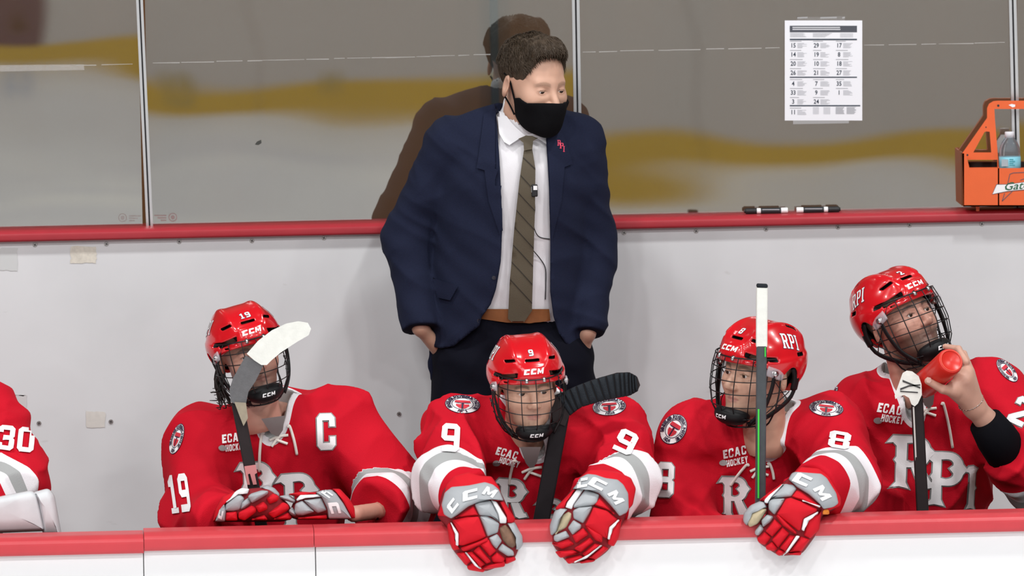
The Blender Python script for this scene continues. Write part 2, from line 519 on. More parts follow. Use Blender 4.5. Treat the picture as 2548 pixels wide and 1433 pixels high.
# ---- front boards
wall_front = tag(empty('wall_front', (0, 0.05, 0)), 'white bench boards with a red top rail in front of the players', 'boards', kind='structure')
xs = [-3.6, P(357, 1380, 0.0)[0], P(785, 1380, 0.0)[0], P(785, 1380, 0)[0] + 2.44, 4.2]
for i in range(len(xs) - 1):
    put('board_panel', box_me('board_panel', (xs[i] + 0.0012, 0.0, ICE_Z), (xs[i + 1] - 0.0012, 0.09, FC_Z - 0.045), M_WHITE, 0.0015), wall_front)
put('bounce_blocker', box_me('bounce_blocker', (-3.6, 0.09, 0.0), (4.2, 0.102, FC_Z - 0.05), mat('bounce_blocker_dark', (0.05, 0.04, 0.035), 0.8)), wall_front)  # unseen dark board added to cut white bounce onto the lower back wall
put('seam_backing', box_me('seam_backing', (-3.6, 0.012, ICE_Z), (4.2, 0.08, FC_Z - 0.06), M_SEAM), wall_front)
prof = rounded([(FC_Y0, FC_Z - 0.052), (FC_Y0, FC_Z - 0.012), (FC_Y0 + 0.03, FC_Z), (FC_Y1, FC_Z), (FC_Y1, FC_Z - 0.052)], 0.012)
rx = [-3.6, P(357, 1310, 0.0)[0], P(780, 1290, 0.0)[0], P(780, 1290, 0)[0] + 2.44, 4.2]
for i in range(len(rx) - 1):
    v, f = profile_x([(y, z - (0.006 if i == 0 else 0)) for y, z in prof], rx[i] + 0.0008, rx[i + 1] - 0.0008)
    put('top_rail', npmesh('top_rail', v, f, M_RED_RAIL, smooth=False), wall_front)

# ---- back boards
wall_back = tag(empty('wall_back', (0, 1.6, 0)), 'white scuffed back wall of the bench with red ledge and glass', 'wall', kind='structure')
put('board_panel', box_me('back_board', (-3.6, BW_Y, 0.0), (4.2, BW_Y + 0.1, BC_Z - 0.030), M_BACKBOARD), wall_back)
prof = rounded([(BW_Y - 0.022, BC_Z - 0.034), (BW_Y - 0.022, BC_Z - 0.008), (BW_Y, BC_Z), (BW_Y + 0.16, BC_Z), (BW_Y + 0.16, BC_Z - 0.034)], 0.01)
v, f = profile_x(prof, -3.6, 4.2)
put('ledge_rail', npmesh('ledge_rail', v, f, mat('crimson_ledge', (0.38, 0.026, 0.038), 0.3, var=0.1, vscale=14, bump=0.06, bscale=60), smooth=False), wall_back)
_a, _b = P(985, 1234, BW_Y), P(1060, 1217, BW_Y)
put('rubber_strip', box_me('rubber_strip', (_a[0], BW_Y - 0.02, _a[2]), (_b[0], BW_Y, _b[2]), M_DARK, 0.002), wall_back)
# screws
bm = bmesh.new()
bmesh.ops.create_cone(bm, cap_ends=True, segments=14, radius1=0.0075, radius2=0.0062, depth=0.003, matrix=Matrix.Rotation(math.pi / 2, 4, 'X'))
scr = bm_mesh('screw', bm, M_STEEL); bm = bmesh.new()
for a in (0.5, 0.5 + math.pi / 2):
    bmesh.ops.create_cube(bm, size=1.0, matrix=Matrix.Translation((0, -0.0016, 0)) @ Matrix.Rotation(a, 4, 'Y') @ Matrix.Diagonal((0.009, 0.0012, 0.0018, 1)))
cross = bm_mesh('screw_slot', bm, M_SEAM)
for u, v_ in ((87, 609), (265, 607), (446, 601), (627, 599), (806, 592), (1553, 579), (1732, 575), (1906, 570), (2085, 565), (2263, 560), (2443, 557),
              (97, 1053), (276, 1049), (993, 1030)):
    s = put('screw', scr, wall_back, Matrix.Translation(V3(P(u, v_, BW_Y - 0.001))))
    c = put('screw_slot', cross, s, world=False)
# old tape and residue
def patch(name, u0, v0, u1, v1, mt, seed=0):
    r = np.random.RandomState(seed); pts = []
    for a, b in (((u0, v0), (u1, v0)), ((u1, v0), (u1, v1)), ((u1, v1), (u0, v1)), ((u0, v1), (u0, v0))):
        for t in np.linspace(0, 1, 8)[:-1]:
            pts.append((a[0] + (b[0] - a[0]) * t + r.uniform(-2, 2), a[1] + (b[1] - a[1]) * t + r.uniform(-2, 2)))
    q = np.array([P(u, v_, BW_Y - 0.0012) for u, v_ in pts])
    return put(name, npmesh(name, q, [list(range(len(q)))], mt, smooth=False), wall_back)
M_RES = mat('tape_residue', (0.66, 0.63, 0.55), 0.8, var=0.25, vscale=90)
patch('tape_residue', 176, 613, 240, 654, M_RES, 1)
patch('tape_residue', 214, 1024, 262, 1064, mat('tape_residue_faint', (0.66, 0.64, 0.60), 0.7, var=0.12, vscale=60), 2)
patch('tape_patch', -20, 617, 44, 673, mat('grey_tape', (0.60, 0.62, 0.62), 0.5), 3)
patch('tape_patch', -20, 984, 66, 1040, mat('grey_tape_faint', (0.62, 0.61, 0.61), 0.5), 5)
patch('tape_edge', 22, 981, 63, 984, mat('white_edge', (0.9, 0.9, 0.9), 0.4), 6)

# ---- glass panes: partly mirroring sheets
def glass_material():
    m = bpy.data.materials.new('rink_glass'); m.use_nodes = True; nt = m.node_tree
    for n in list(nt.nodes):
        if n.type == 'BSDF_PRINCIPLED': nt.nodes.remove(n)
    out = nt.nodes['Material Output']
    tr = nt.nodes.new('ShaderNodeBsdfTransparent'); tr.inputs[0].default_value = (0.86, 0.88, 0.87, 1)
    gl = nt.nodes.new('ShaderNodeBsdfGlossy'); gl.inputs['Roughness'].default_value = 0.012; gl.inputs[0].default_value = (0.94, 1.0, 0.985, 1)
    tc = nt.nodes.new('ShaderNodeTexCoord')
    mp = nt.nodes.new('ShaderNodeMapping'); mp.inputs['Scale'].default_value = (0.5, 0.5, 1.0); nt.links.new(tc.outputs['Object'], mp.inputs[0])
    nz = nt.nodes.new('ShaderNodeTexNoise'); nz.inputs['Scale'].default_value = 2.2; nz.inputs['Detail'].default_value = 1
    nt.links.new(mp.outputs[0], nz.inputs['Vector'])
    bp = nt.nodes.new('ShaderNodeBump'); bp.inputs['Strength'].default_value = 0.5; bp.inputs['Distance'].default_value = 0.003
    nt.links.new(nz.outputs['Fac'], bp.inputs['Height']); nt.links.new(bp.outputs['Normal'], gl.inputs['Normal'])
    mx = nt.nodes.new('ShaderNodeMixShader'); mx.inputs[0].default_value = GLASS_MIRROR
    nt.links.new(tr.outputs[0], mx.inputs[1]); nt.links.new(gl.outputs[0], mx.inputs[2]); nt.links.new(mx.outputs[0], out.inputs[0])
    return m
GLASS_MIRROR = 0.29
M_GLASS = glass_material()
M_GLASS_BACK = mat('glass_edge', (0.5, 0.6, 0.58), 0.2, alpha=0.06)
joints = [-3.4, P(358, 300, GL_Y)[0], P(1437, 300, GL_Y)[0], P(2526, 300, GL_Y)[0], 3.9]
PANE_TILT = [0.41, 0.145, -0.26, -0.15]; PANE_TURN = [0.0, 0.0, 0.0, 0.0]
panes = []
for i in range(4):
    x0, x1 = joints[i] + 0.010, joints[i + 1] - 0.010; z0, z1 = BC_Z - 0.012, BC_Z + 1.8
    w, hh = x1 - x0, z1 - z0
    v = np.array([(-w / 2, 0, 0), (w / 2, 0, 0), (w / 2, 0, hh), (-w / 2, 0, hh), (-w / 2, 0.012, 0), (w / 2, 0.012, 0), (w / 2, 0.012, hh), (-w / 2, 0.012, hh)])
    f = [[0, 1, 2, 3], [5, 4, 7, 6], [4, 5, 1, 0], [3, 2, 6, 7], [4, 0, 3, 7], [1, 5, 6, 2]]
    me = npmesh('glass_pane', v, f, mats=[M_GLASS, M_GLASS_BACK], fmat=[0, 1, 1, 1, 1, 1], smooth=False)
    M = Matrix.Translation(((x0 + x1) / 2, GL_Y, z0)) @ Matrix.Rotation(math.radians(PANE_TURN[i]), 4, 'Z') @ Matrix.Rotation(math.radians(PANE_TILT[i]), 4, 'X')
    p = put('glass_pane', me, wall_back, M); panes.append(p)
# aluminium strips between the panes (lean slightly, as installed)
for k, (ut, ub, wd) in enumerate(((347, 372, 0.020), (1432, 1441, 0.022), (2519, 2531, 0.022))):
    pt, pb = P(ut, 0, GL_Y), P(ub, 545 if k < 2 else 520, GL_Y); pb = np.array([pb[0], GL_Y, BC_Z - 0.006])
    top = pb + (pt - pb) * 1.9
    st = empty('stanchion', pb); st.parent = wall_back; st.matrix_parent_inverse = WM[wall_back.name].inverted(); WM[st.name] = Matrix.Translation(V3(pb))
    dx = (top - pb)
    for nm, a, b, y0, y1, mt in (('strip', -wd / 2, -wd * 0.12, -0.010, 0.0, M_ALU), ('strip', wd * 0.12, wd / 2, -0.010, 0.0, M_ALU),
                                 ('channel', -wd * 0.15, wd * 0.15, -0.004, 0.022, M_SEAM)):
        vv = []
        for q in (pb, top):
            for x, y in ((a, y0), (b, y0), (b, y1), (a, y1)): vv.append(q + np.array([x, y, 0]))
        put(nm, npmesh(nm, np.array(vv), [[3, 2, 1, 0], [4, 5, 6, 7], [0, 1, 5, 4], [1, 2, 6, 5], [2, 3, 7, 6], [3, 0, 4, 7]], mt, smooth=False), st)

# paint and vinyl across the rink, found by following the glass's mirror rays
def mirror_pt(u, v, i, plane='board'):
    M = panes[i].matrix_basis; n = np.array(M.to_3x3() @ Vector((0, -1, 0))); o = np.array(M.translation); d = ray(u, v)
    h = CAM + d * (((o - CAM) @ n) / (d @ n)); r = d - 2 * (d @ n) * n
    t = (FB_Y + .018 - h[1]) / r[1] if plane == 'board' else (ICE_Z + .003 - h[2]) / r[2]
    return h + r * t
def mirrored(name, glyphs, i, mt, parent, plane='board'):
    bm = flat_mesh(glyphs, 30)
    for q in bm.verts: q.co = V3(mirror_pt(q.co.x, q.co.y, i, plane))
    put(name, bm_mesh(name, bm, mt), parent)
# ------------------------------------------------------------------ lettering
_w, _s = 0.62, 0.19
G = {
 '9': [[(.02, 0), (_w - .12, 0), (_w, .12), (_w, .88), (_w - .12, 1), (.12, 1), (0, .88), (0, .5), (.12, .38), (_w - _s, .38), (_w - _s, _s), (.02, _s)],
       [(_s, .57), (_w - _s, .57), (_w - _s, 1 - _s), (_s, 1 - _s)]],
 '6': [[(_w - x, 1 - y) for x, y in q] for q in [[(.02, 0), (_w - .12, 0), (_w, .12), (_w, .88), (_w - .12, 1), (.12, 1), (0, .88), (0, .5), (.12, .38), (_w - _s, .38), (_w - _s, _s), (.02, _s)], [(_s, .57), (_w - _s, .57), (_w - _s, 1 - _s), (_s, 1 - _s)]]],
 '8': [[(.12, 0), (_w - .12, 0), (_w, .12), (_w, .44), (_w - .06, .5), (_w, .56), (_w, .88), (_w - .12, 1), (.12, 1), (0, .88), (0, .56), (.06, .5), (0, .44), (0, .12)],
       [(_s, .58), (_w - _s, .58), (_w - _s, 1 - _s), (_s, 1 - _s)], [(_s, _s), (_w - _s, _s), (_w - _s, .42), (_s, .42)]],
 '1': [[(.08, 0), (.54, 0), (.54, .14), (.41, .14), (.41, 1), (.27, 1), (.08, .84), (.08, .7), (.21, .7), (.21, .14), (.08, .14)]],
 '0': [[(.12, 0), (_w - .12, 0), (_w, .12), (_w, .88), (_w - .12, 1), (.12, 1), (0, .88), (0, .12)], [(_s, _s), (_w - _s, _s), (_w - _s, 1 - _s), (_s, 1 - _s)]],
 '3': [[(0, .12), (.12, 0), (_w - .12, 0), (_w, .12), (_w, .44), (_w - .06, .5), (_w, .56), (_w, .88), (_w - .12, 1), (.12, 1), (0, .88), (0, .7), (_s, .7), (_s, 1 - _s),
        (_w - _s, 1 - _s), (_w - _s, .59), (.2, .59), (.2, .41), (_w - _s, .41), (_w - _s, _s), (_s, _s), (_s, .3), (0, .3)]],
 '2': [[(0, 0), (_w, 0), (_w, _s), (_s + .08, _s), (_w, .5), (_w, .88), (_w - .12, 1), (.12, 1), (0, .88), (0, .68), (_s, .68), (_s, 1 - _s), (_w - _s, 1 - _s), (_w - _s, .58), (0, .2)]],
 'C': [[(.12, 0), (_w - .12, 0), (_w, .12), (_w, .36), (_w - _s, .36), (_w - _s, _s), (_s, _s), (_s, 1 - _s), (_w - _s, 1 - _s), (_w - _s, .64), (_w, .64), (_w, .88), (_w - .12, 1), (.12, 1), (0, .88), (0, .12)]],
 'M': [[(0, 0), (.24, 0), (.24, .55), (.42, .15), (.58, .15), (.76, .55), (.76, 0), (1, 0), (1, 1), (.76, 1), (.5, .48), (.24, 1), (0, 1)]],
 'c': [[(0, 0), (.86, 0), (.86, .28), (.3, .28), (.3, .72), (.86, .72), (.86, 1), (.12, 1), (0, .88)]],
 'R': [[(0, 0), (.26, 0), (.26, .1), (.2, .1), (.2, .4), (.3, .4), (.44, 0), (.7, 0), (.7, .1), (.6, .1), (.5, .43), (.6, .55), (.6, .88), (.48, 1), (-.06, 1), (-.06, .9), (.02, .9), (.02, .1), (-.04, .1), (-.04, 0)],
       [(.2, .54), (.4, .54), (.42, .6), (.42, .82), (.4, .88), (.2, .88)]],
 'P': [[(-.04, 0), (.28, 0), (.28, .1), (.2, .1), (.2, .38), (.48, .38), (.6, .5), (.6, .88), (.48, 1), (-.06, 1), (-.06, .9), (.02, .9), (.02, .1), (-.04, .1)],
       [(.2, .5), (.4, .5), (.42, .56), (.42, .82), (.4, .88), (.2, .88)]],
 'I': [[(0, 0), (.34, 0), (.34, .1), (.26, .1), (.26, .9), (.34, .9), (.34, 1), (0, 1), (0, .9), (.08, .9), (.08, .1), (0, .1)]],
 'E': [[(0, 0), (.6, 0), (.6, .24), (.25, .24), (.25, .4), (.5, .4), (.5, .6), (.25, .6), (.25, .76), (.6, .76), (.6, 1), (0, 1)]],
 'A': [[(0, 0), (.22, 0), (.27, .2), (.47, .2), (.52, 0), (.74, 0), (.5, 1), (.24, 1)], [(.31, .38), (.43, .38), (.37, .68)]],
 'H': [[(0, 0), (.24, 0), (.24, .38), (.42, .38), (.42, 0), (.66, 0), (.66, 1), (.42, 1), (.42, .6), (.24, .6), (.24, 1), (0, 1)]],
 'O': [[(.12, 0), (.54, 0), (.66, .12), (.66, .88), (.54, 1), (.12, 1), (0, .88), (0, .12)], [(.24, .22), (.42, .22), (.42, .78), (.24, .78)]],
 'K': [[(0, 0), (.24, 0), (.24, .34), (.44, 0), (.72, 0), (.42, .52), (.7, 1), (.43, 1), (.24, .66), (.24, 1), (0, 1)]],
 'Y': [[(.23, 0), (.47, 0), (.47, .4), (.7, 1), (.45, 1), (.35, .64), (.25, 1), (0, 1), (.23, .4)]],
}
ADV = {'1': .6, 'I': .46, 'M': 1.16, 'c': 1.02, 'A': .8}
def word(s, gap=0.1):
    out, x = [], 0.0
    for ch in s:
        if ch == ' ': x += .45; continue
        out += place([G[ch]], 1, ox=x)
        x += ADV.get(ch, max(p[0] for p in G[ch][0]) + 0.02) + gap
    return out, x - gap
def px_word(s, u, v, w, h, rot=0.0, shear=0.0, gap=0.1):
    """lettering centred on pixel (u, v), w x h pixels, turned rot degrees counter-clockwise as seen"""
    g, L = word(s, gap)
    g = place(g, w / L, h, -w / 2, -h / 2, 0, 0)
    g = place(g, 1, 1, 0, 0, shear, math.radians(rot))
    return [[[(u + x, v - y) for x, y in q] for q in gl] for gl in g]
def spur_letter(ch):
    """ornate athletic letters with flared feet and spurred bowls, unit box"""
    def arc(cx, cy, rx, ry, a0, a1, n=8): return [(cx + rx * math.cos(math.radians(a)), cy + ry * math.sin(math.radians(a))) for a in np.linspace(a0, a1, n)]
    if ch == 'I':
        return [[(.0, 0), (.18, .03), (.36, 0), (.30, .1), (.29, .44), (.34, .5), (.29, .56), (.29, .85), (.36, .95), (.2, 1), (.02, .98), (-.12, .86), (.04, .84), (.08, .8), (.08, .12)]]
    bowl = [(.30, 1.0)] + arc(.48, .72, .36, .28, 90, 14, 7) + [(.93, .70)] + arc(.48, .66, .36, .28, -14, -90, 7)
    hole = [(.30, .52), (.42, .50)] + arc(.46, .60, .14, .09, -80, 10, 4) + [(.50, .70)] + arc(.46, .78, .14, .09, -10, 80, 4) + [(.42, .87), (.30, .86)]
    if ch == 'P':
        return [[(-.04, 0), (.18, .03), (.42, 0), (.34, .12), (.33, .38)] + bowl[::-1] + [(.02, .99), (-.16, .84), (.0, .86), (.1, .8), (.1, .6), (.05, .54), (.1, .48), (.1, .12)], hole]
    return [[(-.06, 0), (.16, .04), (.38, 0), (.31, .12), (.31, .40), (.42, .40), (.60, .04), (.72, .0), (.98, .05), (.92, .14), (.86, .14), (.66, .42)] + bowl[::-1][1:] +
            [(.0, 1.0), (-.14, .86), (.0, .87), (.08, .8), (.08, .6), (.03, .54), (.08, .48), (.08, .12)], [(.31, .53)] + hole[1:-1] + [(.31, .86)]]
def px_big(ch, u, v, w, h, rot=0.0):
    g = place([spur_letter(ch)], w, h, -w * 0.42, -h / 2); g = place(g, 1, 1, 0, 0, 0, math.radians(rot))
    return [[[(u + x, v - y) for x, y in q] for q in gl] for gl in g]
def px_shift(gl, du, dv): return [[[(x + du, y + dv) for x, y in q] for q in g] for g in gl]

# ------------------------------------------------------------------ kit materials
M_HELMET = mat('red_helmet_shell', (0.60, 0.008, 0.014), 0.22, coat=0.6)
M_BLACKPAD = mat('black_padding', (0.006, 0.006, 0.007), 0.5, spec=.3)
M_WIRE = mat('black_cage_wire', (0.007, 0.007, 0.008), 0.3, spec=0.45)
M_CHROME = mat('steel_clip', (0.5, 0.5, 0.5), 0.25, metal=1.0)
M_DECAL = mat('white_sticker', (0.85, 0.85, 0.86), 0.4)
M_NAVYDEC = mat('dark_sticker', (0.03, 0.02, 0.05), 0.4)
M_TWILL = mat('white_twill', (0.88, 0.87, 0.88), 0.8, bump=0.25, bscale=700)
M_TWILL_GREY = mat('grey_twill', (0.32, 0.31, 0.31), 0.8, bump=0.2, bscale=700)
M_GLOVE_RED = mat('red_glove_fabric', (0.60, 0.009, 0.02), 0.75, spec=.2, bump=0.25, bscale=900)
M_GLOVE_GREY = mat('grey_glove_leather', (0.36, 0.38, 0.40), 0.55, bump=0.15, bscale=500)
M_GLOVE_WHITE = mat('white_glove_trim', (0.82, 0.82, 0.83), 0.5)
M_PALM = mat('tan_palm_leather', (0.50, 0.42, 0.27), 0.75, var=0.35, vscale=60)
M_PALM_DARK = mat('worn_palm', (0.20, 0.11, 0.07), 0.75, var=0.5, vscale=50)
M_LACE = mat('white_lace', (0.80, 0.76, 0.70), 0.8)
M_CLEAR = mat('clear_plastic', (0.75, 0.7, 0.75), 0.1, alpha=0.35)
M_EYEW = mat('eye_white', (0.62, 0.56, 0.53), 0.25)
M_IRIS = mat('dark_iris', (0.03, 0.018, 0.012), 0.15)

def jersey_material():
    m = bpy.data.materials.new('red_jersey_knit'); m.use_nodes = True; nt = m.node_tree; b = nt.nodes['Principled BSDF']
    red, white, grey = (0.53, 0.0045, 0.018, 1), (0.80, 0.78, 0.81, 1), (0.36, 0.37, 0.37, 1)
    def ramp(attr_name, stops, scale):
        a = nt.nodes.new('ShaderNodeAttribute'); a.attribute_name = attr_name
        mr = nt.nodes.new('ShaderNodeMath'); mr.operation = 'DIVIDE'; mr.inputs[1].default_value = scale; mr.use_clamp = True
        nt.links.new(a.outputs['Fac'], mr.inputs[0])
        r = nt.nodes.new('ShaderNodeValToRGB'); r.color_ramp.interpolation = 'CONSTANT'
        while len(r.color_ramp.elements) < len(stops): r.color_ramp.elements.new(0.5)
        for e, (p_, c_) in zip(r.color_ramp.elements, stops): e.position = p_; e.color = c_
        nt.links.new(mr.outputs[0], r.inputs['Fac']); return r
    st = ramp('stripe', [(0.0, red), (0.15, white), (0.24, grey), (0.33, white), (0.42, red)], 0.5)
    cl = ramp('collar', [(0.0, (1, 1, 1, 1)), (0.5, (0, 0, 0, 1))], 0.036)
    c2 = ramp('collar', [(0.0, grey), (0.10, white)], 0.036)
    mx = nt.nodes.new('ShaderNodeMix'); mx.data_type = 'RGBA'
    nt.links.new(cl.outputs['Color'], mx.inputs['Factor']); nt.links.new(st.outputs['Color'], mx.inputs['A']); nt.links.new(c2.outputs['Color'], mx.inputs['B'])
    nt.links.new(mx.outputs['Result'], b.inputs['Base Color'])
    b.inputs['Roughness'].default_value = 0.8; b.inputs['Specular IOR Level'].default_value = 0.15
    tc = nt.nodes.new('ShaderNodeTexCoord'); vz = nt.nodes.new('ShaderNodeTexVoronoi'); vz.inputs['Scale'].default_value = 420
    nt.links.new(tc.outputs['Object'], vz.inputs['Vector'])
    bp = nt.nodes.new('ShaderNodeBump'); bp.inputs['Strength'].default_value = 0.22; bp.inputs['Distance'].default_value = 0.002
    nt.links.new(vz.outputs['Distance'], bp.inputs['Height']); nt.links.new(bp.outputs['Normal'], b.inputs['Normal'])
    return m
M_JERSEY = jersey_material()

def skin_material(name, base, lips, hair):
    m = bpy.data.materials.new(name); m.use_nodes = True; nt = m.node_tree; b = nt.nodes['Principled BSDF']
    tc = nt.nodes.new('ShaderNodeTexCoord'); n = nt.nodes.new('ShaderNodeTexNoise'); n.inputs['Scale'].default_value = 30; n.inputs['Detail'].default_value = 4
    nt.links.new(tc.outputs['Object'], n.inputs['Vector'])
    mx = nt.nodes.new('ShaderNodeMix'); mx.data_type = 'RGBA'; nt.links.new(n.outputs['Fac'], mx.inputs['Factor'])
    mx.inputs['A'].default_value = (*[c * 0.86 for c in base], 1); mx.inputs['B'].default_value = (*[min(1, c * 1.1) for c in base], 1)
    last = mx.outputs['Result']
    for at, col in (('lip', lips), ('hairy', hair)):
        a = nt.nodes.new('ShaderNodeAttribute'); a.attribute_name = at
        k = nt.nodes.new('ShaderNodeMix'); k.data_type = 'RGBA'
        nt.links.new(a.outputs['Fac'], k.inputs['Factor']); nt.links.new(last, k.inputs['A']); k.inputs['B'].default_value = (*col, 1)
        last = k.outputs['Result']
    nt.links.new(last, b.inputs['Base Color'])
    b.inputs['Roughness'].default_value = 0.5; b.inputs['Subsurface Weight'].default_value = 0.12; b.inputs['Subsurface Scale'].default_value = 0.01
    b.inputs['Subsurface Radius'].default_value = (1, 0.35, 0.2)
    return m
M_SKIN = [skin_material('skin_fair', (0.56, 0.32, 0.24), (0.42, 0.14, 0.12), (0.09, 0.05, 0.03)),
          skin_material('skin_ruddy', (0.54, 0.28, 0.21), (0.40, 0.12, 0.10), (0.05, 0.03, 0.02)),
          skin_material('skin_light', (0.60, 0.355, 0.255), (0.45, 0.17, 0.15), (0.14, 0.085, 0.045))]

# ------------------------------------------------------------------ head (faces -y, origin between the ears)
def head_sdf(p, ears=True):
    x = np.abs(p[:, 0]); q = np.stack([x, p[:, 1], p[:, 2]], 1)
    d = sd_ell(q, (0, .012, .045), (.077, .099, .088))
    d = smin(d, sd_ell(q, (0, -.026, -.022), (.063, .072, .090)), .035)
    d = smin(d, sd_ell(q, (0, -.046, -.080), (.047, .047, .036)), .03)
    d = smin(d, sd_cap(q, (0, -.084, .024), (.038, -.076, .025), .012, .010), .016)
    d = smin(d, sd_ell(q, (.042, -.060, -.024), (.025, .026, .026)), .03)
    d = smax(d, -sd_ell(q, (.033, -.102, .004), (.019, .014, .0115)), .012)
    d = smin(d, sd_ell(q, (.032, -.0795, .004), (.0158, .0130, .0135)), .004)
    d = smax(d, -sd_ell(q, (.0325, -.0955, .0030), (.0135, .0105, .0050), roty(.10)), .0018)
    d = smin(d, sd_cap(q, (0, -.090, .012), (0, -.116, -.028), .0075, .0115), .012)
    d = smin(d, sd_ell(q, (.0115, -.104, -.033), (.009, .011, .0075)), .008)
    d = smin(d, sd_cap(q, (0, -.0945, -.0605), (.019, -.085, -.0635), .0062, .003), .006)
    d = smin(d, sd_cap(q, (0, -.0935, -.0715), (.017, -.085, -.0695), .0072, .004), .006)
    d = smax(d, -sd_cap(q, (0, -.103, -.0662), (.021, -.093, -.0665), .0022, .0015), .003)
    d = smin(d, sd_ell(q, (0, -.086, -.099), (.023, .018, .017)), .02)
    if ears:
        R = rotx(0.2) @ rotz(0.45)
        e = sd_ell(q, (.080, .016, -.002), (.008, .021, .033), R)
        e = smax(e, -sd_ell(q, (.091, .008, .002), (.009, .012, .018), R), .006)
        d = smin(d, e, .008)
    return d
def head_attrs(v, stubble):
    x = np.abs(v[:, 0]); y, z = v[:, 1], v[:, 2]
    lip = np.clip(1.4 - ((x / .021) ** 2 + ((z + .066) / .0095) ** 2), 0, 1) * (y < -.08) * 0.75
    bz = .0265 - .5 * (x - .030) ** 2 / .032
    brow = np.clip(1.6 - ((np.abs(z - bz)) / .0048) ** 2, 0, 1) * np.clip((x - .010) / .004, 0, 1) * np.clip((.054 - x) / .006, 0, 1) * (y < -.05)
    st = np.clip((-.035 - z) / .02, 0, 1) * np.clip((.03 - y) / .03, 0, 1) * stubble * (z > -.15)
    lash = np.clip(1.3 - (np.abs(z - .0085 + .25 * np.abs(x - .032)) / .0020) ** 2, 0, 1) * (np.abs(x - .032) < .015) * (y < -.082) * .8
    return lip * (1 - 0.0), np.maximum(np.maximum(brow * .85, st), lash)
HEAD_V, HEAD_F = surfnet(lambda p: smin(head_sdf(p), sd_cap(p, (0, .022, -.05), (0, .05, -.19), .056, .062), .02), (-.11, -.14, -.23), (.11, .13, .15), .0026)

def eye_mesh():
    n, m = 14, 10; v, f, fm = [(0, -.0128, 0)], [], []
    for i in range(1, m):
        a = math.pi * i / m
        for k in range(n): v.append((.0128 * math.sin(a) * math.cos(2 * math.pi * k / n), -.0128 * math.cos(a), .0128 * math.sin(a) * math.sin(2 * math.pi * k / n)))
    v.append((0, .0128, 0))
    for k in range(n): f.append([0, 1 + (k + 1) % n, 1 + k]); fm.append(1)
    for i in range(m - 2):
        for k in range(n):
            f.append([1 + i * n + k, 1 + i * n + (k + 1) % n, 1 + (i + 1) * n + (k + 1) % n, 1 + (i + 1) * n + k]); fm.append(1 if i < 1 else 0)
    for k in range(n): f.append([len(v) - 1, 1 + (m - 2) * n + k, 1 + (m - 2) * n + (k + 1) % n]); fm.append(0)
    return npmesh('eye', np.array(v), f, mats=[M_EYEW, M_IRIS], fmat=fm)
EYE = eye_mesh()
def lid_mesh(a0, name='eyelid'):
    n, m = 12, 9; v = []
    for i in range(m):
        a = math.radians(a0 + (175 - a0) * i / (m - 1))
        for k in range(n + 1):
            s = math.radians(-88 + 176 * k / n); v.append((.0136 * math.sin(s), -.0136 * math.cos(s) * math.cos(a), .0136 * math.cos(s) * math.sin(a)))
    f = [[i * (n + 1) + k, i * (n + 1) + k + 1, (i + 1) * (n + 1) + k + 1, (i + 1) * (n + 1) + k] for i in range(m - 1) for k in range(n)]
    return np.array(v), f

# ------------------------------------------------------------------ helmet
def hel_outer(p):
    x, y, z = p[:, 0], p[:, 1], p[:, 2]; ax = np.abs(x)
    d = sd_ell(p, (0, .006, .044), (.109, .134, .110))
    top = np.clip((z - .075) / .04, 0, 1)
    d = d - .009 * np.exp(-((ax - .052) / .017) ** 2) * top
    d = d + .004 * np.exp(-(x / .030) ** 2) * top
    d = d - .0045 / (1 + np.exp((z - .062 - .12 * np.clip(y, -.1, .1)) / .003)) * np.clip((ax - .045) / .012, 0, 1)
    fr = np.clip((-.06 - y) / .03, 0, 1)
    d = d - .0035 * fr / (1 + np.exp((ax - .044 + (z - .07) * .35) / .0018)) / (1 + np.exp((np.abs(z - .073) - .019) / .0018))
    return d
HV = []
for sx in (-1, 1):
    HV += [((sx * .070, -.088, .060), (.017, .03, .0065), roty(sx * .25) @ rotz(sx * -.4)), ((sx * .094, -.052, .058), (.008, .02, .006), rotz(sx * -.9)),
           ((sx * .062, -.082, .103), (.013, .03, .0038), roty(sx * .35)), ((sx * .074, -.086, .043), (.022, .008, .0022), rotz(sx * -.5)),
           ((sx * .055, .05, .14), (.005, .022, .02), np.eye(3)), ((sx * .10, .055, .07), (.02, .016, .005), np.eye(3)), ((sx * .098, .09, -.02), (.02, .006, .004), np.eye(3))]
HV += [((0, -.105, .1045), (.021, .03, .0034), np.eye(3))]
ZBY = [-.16, -.115, -.085, -.055, -.03, .0, .03, .055, .08, .16]; ZBZ = [.040, .039, .036, .026, .018, .014, .0, -.030, -.055, -.060]
def helmet_sdf(p):
    d = hel_outer(p)
    for c, h, R in HV: d = smax(d, -sd_box(p, c, h, .002, R), .003)
    d = smax(d, -(sd_ell(p, (0, .006, .040), (.094, .119, .098))), .002)
    d = smax(d, np.interp(p[:, 1], ZBY, ZBZ) - p[:, 2], .005)
    ear = sd_ell(np.stack([np.abs(p[:, 0]), p[:, 1], p[:, 2]], 1), (.1, .018, -.008), (.05, .032, .045))
    return smax(d, -ear, .004)
HEL_V, HEL_F = surfnet(helmet_sdf, (-.13, -.16, -.08), (.13, .16, .18), .0026)
_fc = HEL_V[HEL_F].mean(1)
_do = hel_outer(_fc)
HEL_FM = (_do < -.0035).astype(int)
_lowedge = (np.interp(_fc[:, 1], ZBY, ZBZ) > _fc[:, 2] - .006) & (_do > -.012)
HEL_FM[_lowedge] = 0
HELMET = npmesh('helmet', HEL_V, HEL_F, mats=[M_HELMET, M_BLACKPAD], fmat=HEL_FM)
HEL_T = bvh_of(HEL_V, HEL_F)

